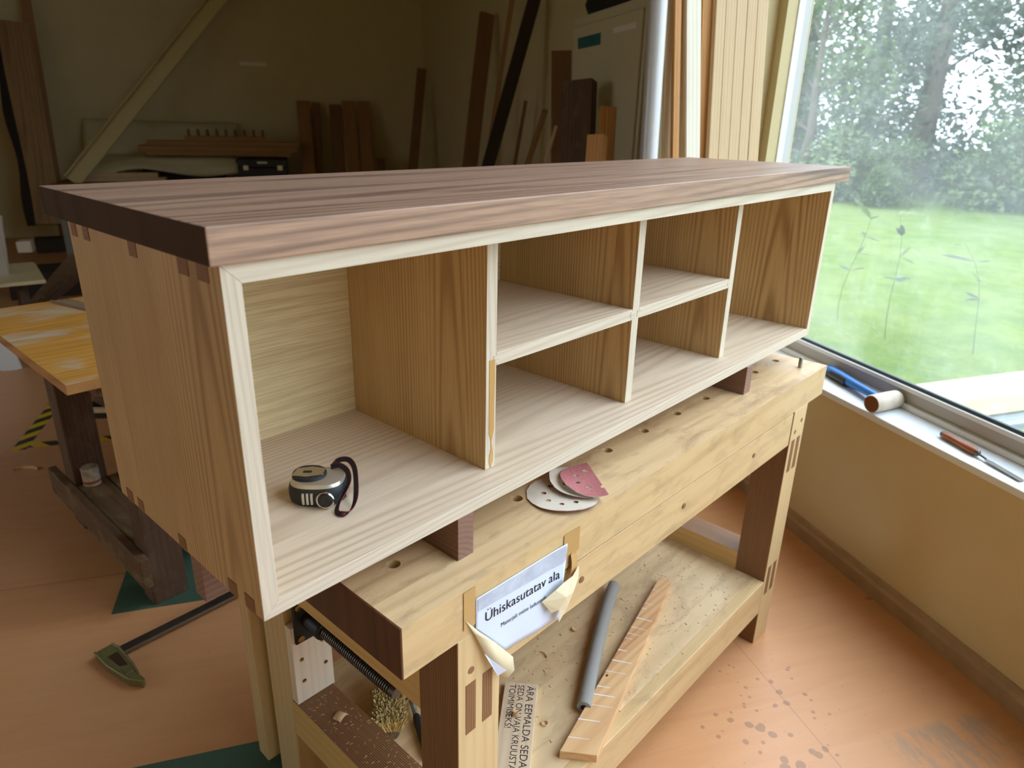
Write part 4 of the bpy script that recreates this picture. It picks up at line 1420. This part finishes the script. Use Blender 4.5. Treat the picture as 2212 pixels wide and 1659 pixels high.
# ================================================================== LEANING BOARDS AND STORES AT THE BACK
def plank(name, foot, topp, w, th, head, mat, lab, cat='board', group=None, zcut=None, round_=False, yaw=0.0, extend=0.0, bevel=0.002, extra=None):
    """a board from its foot to its top; head: compass heading its broad face looks away from"""
    F, Tp = Vector(foot), Vector(topp)
    d = (Tp - F)
    if extend:
        Tp = Tp + d.normalized() * extend
        d = Tp - F
    Lg = d.length
    z = d.normalized()
    h = math.radians(head + yaw)
    x = Vector((math.sin(h), -math.cos(h), 0))
    x = (x - z * x.dot(z)).normalized()
    y = z.cross(x)
    M = Matrix((x.to_4d(), y.to_4d(), z.to_4d(), (0, 0, 0, 1))).transposed()
    M.col[3] = (F.x, F.y, F.z, 1)
    for c in range(3):
        M[3][c] = 0
    mb = MB()
    if round_:
        mb.lathe([(w / 2, 0), (w / 2, Lg)], 20)
        o = mb.build(name, mat, None, M=M, smooth=40)
    else:
        mb.box((-w / 2, 0, 0), (w / 2, th, Lg))
        o = mb.build(name, mat, None, M=M, bevel=bevel)
    return tag(o, lab, cat, group)


G1, G2, G3 = 'timber leaning on the window wall', 'pale strips stacked beside the window', 'short boards leaning on the back wall'
Z1 = 0.004
for nm, ft_, tp_, w, th, hd_, mt, lab, yaw, ext in (
    ('leaning_board', (3.566, 3.490, Z1), (4.169, 3.731, 2.212), 0.118, 0.045, 45, m_brown, 'broad brown board leaning left of the very dark slanting board', 18, 0),
    ('leaning_strip', (3.551, 3.355, Z1), (3.829, 3.161, 2.216), 0.037, 0.02, 43, m_tan, 'thin tan strip leaning just behind the very dark slanting board', 0, 0.5),
    ('leaning_board', (2.782, 2.804, Z1), (3.518, 2.678, 2.141), 0.080, 0.05, 43, m_dark, 'very dark board slanting to the right across the far wall', 10, 0.25),
    ('leaning_strip', (3.577, 3.106, Z1), (3.631, 2.829, 1.546), 0.026, 0.02, 42, m_brown, 'thin brown stick leaning right of the very dark slanting board', 0, 0),
    ('leaning_strip', (3.224, 2.911, Z1), (3.187, 2.279, 1.477), 0.036, 0.02, 40, m_tan, 'tan stick leaning with its top just left of the pinkish board', 0, 0),
    ('leaning_strip', (2.917, 2.451, Z1), (2.857, 1.921, 1.394), 0.016, 0.014, 39, m_pine, 'pale thin stick leaning against the dark thick slab', 0, 0),
    ('leaning_board', (3.006, 1.935, Z1), (3.245, 2.220, 1.810), 0.120, 0.025, 39, m_brown, 'reddish brown board standing behind the dark thick slab', 0, 0),
    ('leaning_board', (4.850, 5.684, Z1), (5.548, 6.143, 1.955), 0.110, 0.02, 50, m_brown, 'pointed brown board leaning in the far corner of the room', 0, 0),
    ('thick_slab', (2.215, 1.258, Z1), (2.467, 1.500, 1.600), 0.150, 0.075, 38, m_dark_z, 'dark thick wooden slab standing before the metal cupboard', -22, 0),
    ('pine_offcut', (1.892, 0.936, Z1), (2.177, 1.132, 1.483), 0.026, 0.02, 35, m_pine_o, 'narrow orange pine batten leaning left of the wider orange one', 12, 0),
    ('pine_offcut', (1.864, 0.857, Z1), (2.174, 1.088, 1.480), 0.036, 0.03, 35, m_pine_o, 'wide orange pine batten leaning before the metal cupboard', 12, 0),
    ('pine_offcut', (1.725, 0.867, Z1), (1.988, 1.029, 1.378), 0.066, 0.05, 36, m_pine_o, 'short thick orange pine post in front of the orange battens', -25, 0),
    ('pipe_roll', (1.797, 0.627, Z1), (1.894, 0.744, 1.793), 0.062, 0, 59.2, m_roll, 'silvery upright roll between the metal cupboard and the pine boards', 0, 0.5),
    ('pine_strip', (2.036, 0.619, Z1), (1.970, 0.745, 1.802), 0.034, 0.012, 59.2, m_pine, 'tan pine board directly right of the silvery roll', 0, 0.5),
    ('pine_strip', (1.985, 0.546, Z1), (1.964, 0.711, 1.799), 0.024, 0.020, 59.2, m_pine_o, 'narrow orange strip left of the white board', 0, 0.5),
    ('pine_strip', (2.112, 0.574, Z1), (2.012, 0.720, 1.805), 0.034, 0.012, 59.2, m_pine, 'pine board half hidden behind the white board', 0, 0.5),
    ('white_board', (2.064, 0.495, Z1), (2.010, 0.680, 1.802), 0.054, 0.026, 59.2, m_pine_w, 'bright near-white upright board left of the pale strips', 0, 0.5),
    ('pine_strip', (2.172, 0.539, Z1), (2.093, 0.672, 1.811), 0.046, 0.012, 59.2, m_pine_o, 'shaded brown board between the white board and the pale strips', 0, 0.5)):
    grp = G1 if nm.startswith(('leaning', 'thick', 'pine_off')) else G2
    plank(nm, ft_, tp_, w, th, hd_, mt, lab, group=grp, yaw=yaw, extend=ext, round_=(nm == 'pipe_roll'), cat='roll' if nm == 'pipe_roll' else 'board')
ords = ('first', 'second', 'third', 'fourth', 'fifth')
for k, (ft_, tp_, w) in enumerate((((2.122, 0.504, Z1), (2.113, 0.636, 1.811), 0.0375), ((2.159, 0.482, Z1), (2.147, 0.616, 1.813), 0.0405), ((2.196, 0.461, Z1), (2.182, 0.595, 1.816), 0.0405),
                                   ((2.230, 0.441, Z1), (2.217, 0.574, 1.818), 0.0385), ((2.271, 0.417, Z1), (2.252, 0.553, 1.821), 0.042))):
    plank('pine_strip', ft_, tp_, w, 0.022 + 0.002 * (k % 2), 59.2, m_pine, ords[k] + ' of the five pale pine strips beside the window, counted from the white board', group=G2, extend=0.5)
for k, (ft_, tp_, w, th, lab) in enumerate((
        ((4.329, 6.734, Z1), (4.681, 7.336, 1.576), 0.150, 0.05, 'leftmost board of the row leaning on the back wall, lighter face'),
        ((4.489, 6.835, Z1), (4.828, 7.284, 1.560), 0.100, 0.03, 'darker board just right of the leftmost in the row on the back wall'),
        ((4.628, 6.538, Z1), (5.003, 7.144, 1.545), 0.140, 0.03, 'third board of the row leaning on the back wall, slightly shorter'),
        ((4.771, 6.477, Z1), (5.145, 7.059, 1.591), 0.155, 0.03, 'fourth and widest board of the row leaning on the back wall'),
        ((4.910, 6.394, Z1), (5.299, 6.968, 1.591), 0.140, 0.03, 'rightmost tall board of the row leaning on the back wall'),
        ((4.949, 6.197, Z1), (5.305, 6.673, 0.934), 0.100, 0.03, 'short stub of board at the right end of the row on the back wall'))):
    plank('short_board', ft_, tp_, w, th, 56, m_tan if k in (0, 3, 4) else m_brown, lab, group=G3)

# metal cupboard against the window wall
mc = thing('metal_cupboard', 'beige metal cupboard with a teal sticker standing against the far window wall', 'cupboard', M=RM(1.20, 0.0, 0.0))
bx2('cupboard_body', (0.0, 0.004, 0.0), (0.82, 0.240, 1.915), m_metal_cab, mc, 0.006)
bx2('cupboard_door', (0.02, 0.2405, 0.06), (0.80, 0.252, 1.868), m_metal_cab, mc, 0.003)
MB().prism([(0.44, 0.2521, 1.764), (0.725, 0.2521, 1.764), (0.735, 0.2521, 1.815), (0.445, 0.2521, 1.815)], (0, 0.0008, 0)).build('teal_sticker', m_teal, mc)
bx2('label_strip', (0.07, 0.2521, 1.797), (0.30, 0.2529, 1.820), m_lab, mc, 0)
hn = MB().box((0.05, 0.2521, 1.0), (0.07, 0.275, 1.14)).build('door_handle', m_darksteel, mc, bevel=0.003)
dk = MB()
loft(dk, [(superell(0.30, 0.10, 4, 24), 0.0), (superell(0.34, 0.11, 4, 24), 0.05), (superell(0.33, 0.10, 4, 24), 0.09)])
o = dk.build('dark_tool_bag', m_near_black, None, smooth=40)
o.matrix_basis = RM(1.66, 0.125, 1.9155)
tag(o, 'dark soft bag lying on top of the metal cupboard', 'bag')
o = MB().box((0, 0, 0), (0.004, 0.30, 0.036)).build('wall_label', m_lab, None)
o.matrix_basis = RM(A1 - 0.005, 1.885, 1.945)
tag(o, 'narrow white label strip on the back wall', 'label')

# rack with stacked timber, tarpaulin and case in front of the back wall
rk = thing('storage_rack', 'low timber rack carrying the stacked boards before the back wall', 'rack', M=RM(6.84, 1.60, 0.0))
for a in (0.0, 0.65):
    for n in (0.05, 1.20, 2.42):
        bx2('leg', (a, n, 0.0), (a + 0.08, n + 0.08, 0.64), m_dark_z, rk, 0.004)
for k in range(5):
    bx2('rack_board', (0.0 + 0.148 * k, 0.0, 0.640), (0.135 + 0.148 * k, 2.52, 0.690), m_brown, rk, 0.003)
m_stack = wood('stack_board', lin(176, 130, 78), lin(116, 80, 46), 'Y', 0.012, 0.45, 0.25, 0.3, 0.6, 5)


def stackboard(a0, a1, n0, n1, z0, z1, lab, mat=m_stack, name='stacked_board'):
    o = bx2(name, (-(a1 - a0) / 2, -(n1 - n0) / 2, 0), ((a1 - a0) / 2, (n1 - n0) / 2, z1 - z0), mat, None, 0.002)
    o.matrix_basis = RM((a0 + a1) / 2, (n0 + n1) / 2, (z0 + z1)) @ Matrix.Translation((0, 0, -z1)) @ Matrix.Translation((0, 0, (z1 - z0) / 2))
    return tag(o, lab, 'board', 'boards stacked on the rack')


stackboard(7.02, 7.20, 3.05, 3.85, 0.691, 0.735, 'pale board lying on the rack under the tarpaulin, lowest', m_pine)
stackboard(7.04, 7.18, 3.12, 3.70, 0.736, 0.785, 'short pale board on the rack resting on the lowest one', m_pine)
bc2 = stackboard(7.22, 7.50, 2.45, 3.30, 0.691, 0.940, 'wooden bearer box under the tarpaulin on the rack', m_dark, 'bearer_box')
bc2['category'] = 'box'
stackboard(7.12, 7.32, 1.70, 3.22, 0.962, 1.010, 'lowest long board of the stack lying on the tarpaulin')
stackboard(7.10, 7.30, 1.62, 3.29, 1.011, 1.066, 'middle long board of the stack lying on the tarpaulin')
stackboard(7.15, 7.34, 1.60, 3.20, 1.067, 1.118, 'top long board of the stack below the toothed rack')
cb = thing('toothed_rack', 'toothed wooden drying rack lying on top of the board stack', 'rack', M=RM(7.16, 1.95, 1.119))
bx2('base_bar', (0.0, 0.0, 0.0), (0.10, 0.86, 0.05), m_stack, cb, 0.002)
for k in range(9):
    MB().prism([(0.02, 0, 0.05), (0.08, 0, 0.05), (0.05, 0, 0.125)], (0, 0.03, 0)).build('tooth', m_brown, cb, loc=(0, 0.02 + 0.098 * k, 0), bevel=0.001)

bcs = thing('tool_case', 'black tool case with metal clasps lying on the rack under the board stack', 'case', M=RM(7.05, 1.74, 0.691))
bx2('case_body', (0.0, 0.0, 0.0), (0.40, 0.56, 0.150), m_black, bcs, 0.008)
bx2('case_lid', (0.0, 0.0, 0.1505), (0.40, 0.56, 0.245), m_black, bcs, 0.008)
for n in (0.06, 0.43):
    bx2('clasp', (-0.008, n, 0.12), (0.0, n + 0.055, 0.175), m_chrome, bcs, 0.002)
bx2('case_label', (-0.003, 0.22, 0.195), (0.0, 0.33, 0.215), m_lab, bcs, 0)


def tarp(u, v):
    n = 2.28 + 1.62 * u
    prof = [(7.66, 1.30), (7.60, 1.24), (7.54, 1.10), (7.50, 0.955), (7.20, 0.952), (7.10, 0.93), (7.06, 0.86), (7.04, 0.79)]
    t = v * (len(prof) - 1)
    i = min(int(t), len(prof) - 2)
    f = t - i
    a = prof[i][0] * (1 - f) + prof[i + 1][0] * f
    z = prof[i][1] * (1 - f) + prof[i + 1][1] * f
    z -= 0.045 * math.sin(PI * u * 2.2) * (v > .75) * (v - .75) * 4 + (0.10 * max(0, (u - .62) / .38) if v > .55 else 0) - 0.02 * u * (v < .3)
    a -= 0.03 * math.sin(9 * u + 2 * v) * (v > .8)
    return (a, n, z)


o = MB().grid(30, 22, tarp).build('tarpaulin', m_tarp, None, M=RMX, smooth=70, solid=0.002)
tag(o, 'pale plastic tarpaulin draped over the rack below the board stack', 'tarpaulin')

# diagonal brace from the rack to the ceiling
F, Tp = RW(6.698, 4.518, 0.004), RW(7.4, 2.315, 2.565)
d = (Tp - F)
F = F + d * ((0.700 - F.z) / d.z)
d = (Tp - F)
Tp2 = F + d * ((CEIL - 0.02 - F.z) / d.z)
zv = d.normalized()
xv = (NN - zv * NN.dot(zv)).normalized()
yv = zv.cross(xv)
M = Matrix((xv.to_4d(), yv.to_4d(), zv.to_4d(), (0, 0, 0, 1))).transposed()
for c in range(3):
    M[3][c] = 0
M.col[3] = (F.x, F.y, F.z, 1)
Lb = (Tp2 - F).length
bro = thing('diagonal_brace', 'pale painted angle brace slanting up across the back wall', 'brace', M=M)
MB().box((-0.075, -0.01, 0), (0.075, 0.01, Lb)).build('brace_web', m_brace, bro, bevel=0.002)
MB().box((0.062, 0.0105, 0), (0.075, 0.09, Lb)).build('brace_flange', m_brace, bro, bevel=0.002)

# live-edge slab and post at the far left
def slab_outline(k):
    return [(-0.13 + 0.02 * math.sin(0.9 + 2.2 * z), z) for z in [k * i / 16 for i in range(17)]]


F, Tp = Vector((1.923, 7.950, 0.284)), Vector((2.160, 8.606, 2.256))
zv = (Tp - F).normalized()
hd2 = math.radians(75)
xv = Vector((math.sin(hd2), -math.cos(hd2), 0))
xv = (xv - zv * xv.dot(zv)).normalized()
yv = zv.cross(xv)
M = Matrix((xv.to_4d(), yv.to_4d(), zv.to_4d(), (0, 0, 0, 1))).transposed()
for c in range(3):
    M[3][c] = 0
M.col[3] = (F.x, F.y, F.z, 1)
Ls = (Tp - F).length
lsb = thing('live_edge_slab', 'tall live-edge wood slab with dark bark leaning on the back wall at the left', 'slab', M=M)
left = slab_outline(Ls)
MB().prism([(x, 0, z) for x, z in left] + [(0.135, 0, Ls), (0.135, 0, 0)], (0, 0.055, 0)).build('slab_face', m_slab, lsb, bevel=0.004)
MB().prism([(x - 0.075 - 0.016 * math.sin(7 * z), 0.008, z) for x, z in left] + [(x, 0.008, z) for x, z in left[::-1]], (0, 0.05, 0)).build('bark_edge', m_bark, lsb, bevel=0.004)
plank('upright_post', (2.106, 8.171, Z1), (2.318, 8.640, 2.472), 0.10, 0.02, 74, m_tan, 'tan post standing behind the live-edge slab', group=None, extend=0.5)

# ---- offcuts piled behind the table on the left
def pile(name, size, M, mat, lab, cat='board', bevel=0.003):
    o = bx2(name, (-size[0] / 2, -size[1] / 2, 0), (size[0] / 2, size[1] / 2, size[2]), mat, None, bevel)
    o.matrix_basis = M
    return tag(o, lab, cat)


RZ = lambda deg: Matrix.Rotation(math.radians(deg), 4, 'Z')
pile('timber_baulk', (0.34, 0.24, 0.282), Matrix.Translation((1.95, 7.98, 0.0)) @ RZ(-15), m_dark, 'dark timber baulk on the floor under the live-edge slab', 'timber')
st = thing('low_bench', 'low pale-topped bench at the left edge beyond the plywood table', 'bench', (0.72, 4.66, 0), math.radians(-10))
bx2('bench_board', (-0.75, -0.36, 0.428), (0.24, 0.30, 0.450), m_ply_pale, st, 0.002)
for x in (-0.70, 0.10):
    for y in (-0.2, 0.2):
        bx2('leg', (x, y, 0), (x + 0.05, y + 0.05, 0.428), m_dark_z, st, 0.002)
t2 = MB().prism([(-0.075, 0, 0.36), (-0.02, 0, 0.372), (0.075, 0, 0.355), (0.045, 0, 0.0), (-0.045, 0, 0.0)], (0, 0.02, 0)).build('grey_offcut', wood('grey_offcut_wood', lin(176, 162, 144), lin(120, 108, 96), 'Z', 0.02, 0.4, 0.2, 0.4, 0.7, 8), None, bevel=0.001)
t2.matrix_basis = Matrix.Translation((0.74, 4.58, 0.4505)) @ RZ(-20)
tag(t2, 'grey tapered offcut standing on the low pale bench at the left edge', 'offcut')
pile('dark_crate_box', (0.50, 0.42, 0.40), Matrix.Translation((1.33, 5.98, 0.0)) @ RZ(-20), m_dark, 'dark wooden box in the shadows behind the plywood table', 'box')
pile('cream_block', (0.10, 0.12, 0.085), Matrix.Translation((1.215, 5.93, 0.4005)) @ RZ(-25), m_maple, 'small cream wood block lying on the dark box', 'block', 0.002)
o = MB().box((-0.028, -0.012, 0.0), (0.028, 0.012, 1.0)).build('leaning_offcut', m_dark_z, None, bevel=0.002)
o.matrix_basis = Matrix.Translation((0.95, 5.14, 0.02)) @ RZ(-35) @ Matrix.Rotation(math.radians(52), 4, 'Y')
tag(o, 'dark offcut propped slantwise against the dark box', 'board')
o = MB().box((-0.06, -0.012, 0.0), (0.06, 0.012, 0.62)).build('leaning_offcut', m_dark_y, None, bevel=0.002)
o.matrix_basis = Matrix.Translation((1.03, 5.30, 0.03)) @ RZ(-35) @ Matrix.Rotation(math.radians(44), 4, 'Y')
tag(o, 'short wide dark offcut propped just behind the slanting one', 'board')
pile('grey_upright_plank', (0.07, 0.04, 1.10), Matrix.Translation((1.635, 6.32, 0.0)) @ RZ(-30) , m_greydoor, 'narrow grey panel standing upright behind the left end of the sideboard', 'panel')
o = MB().box((-0.40, 0.0, 0.0), (0.0, 0.012, 0.72)).build('white_sheet', m_sheet, None, bevel=0.001)
o.matrix_basis = Matrix.Translation((0.625, 4.02, 0.006)) @ RZ(-30) @ Matrix.Rotation(math.radians(-10), 4, 'Y')
tag(o, 'pale grey sheet leaning at the left edge behind the plywood table', 'sheet')
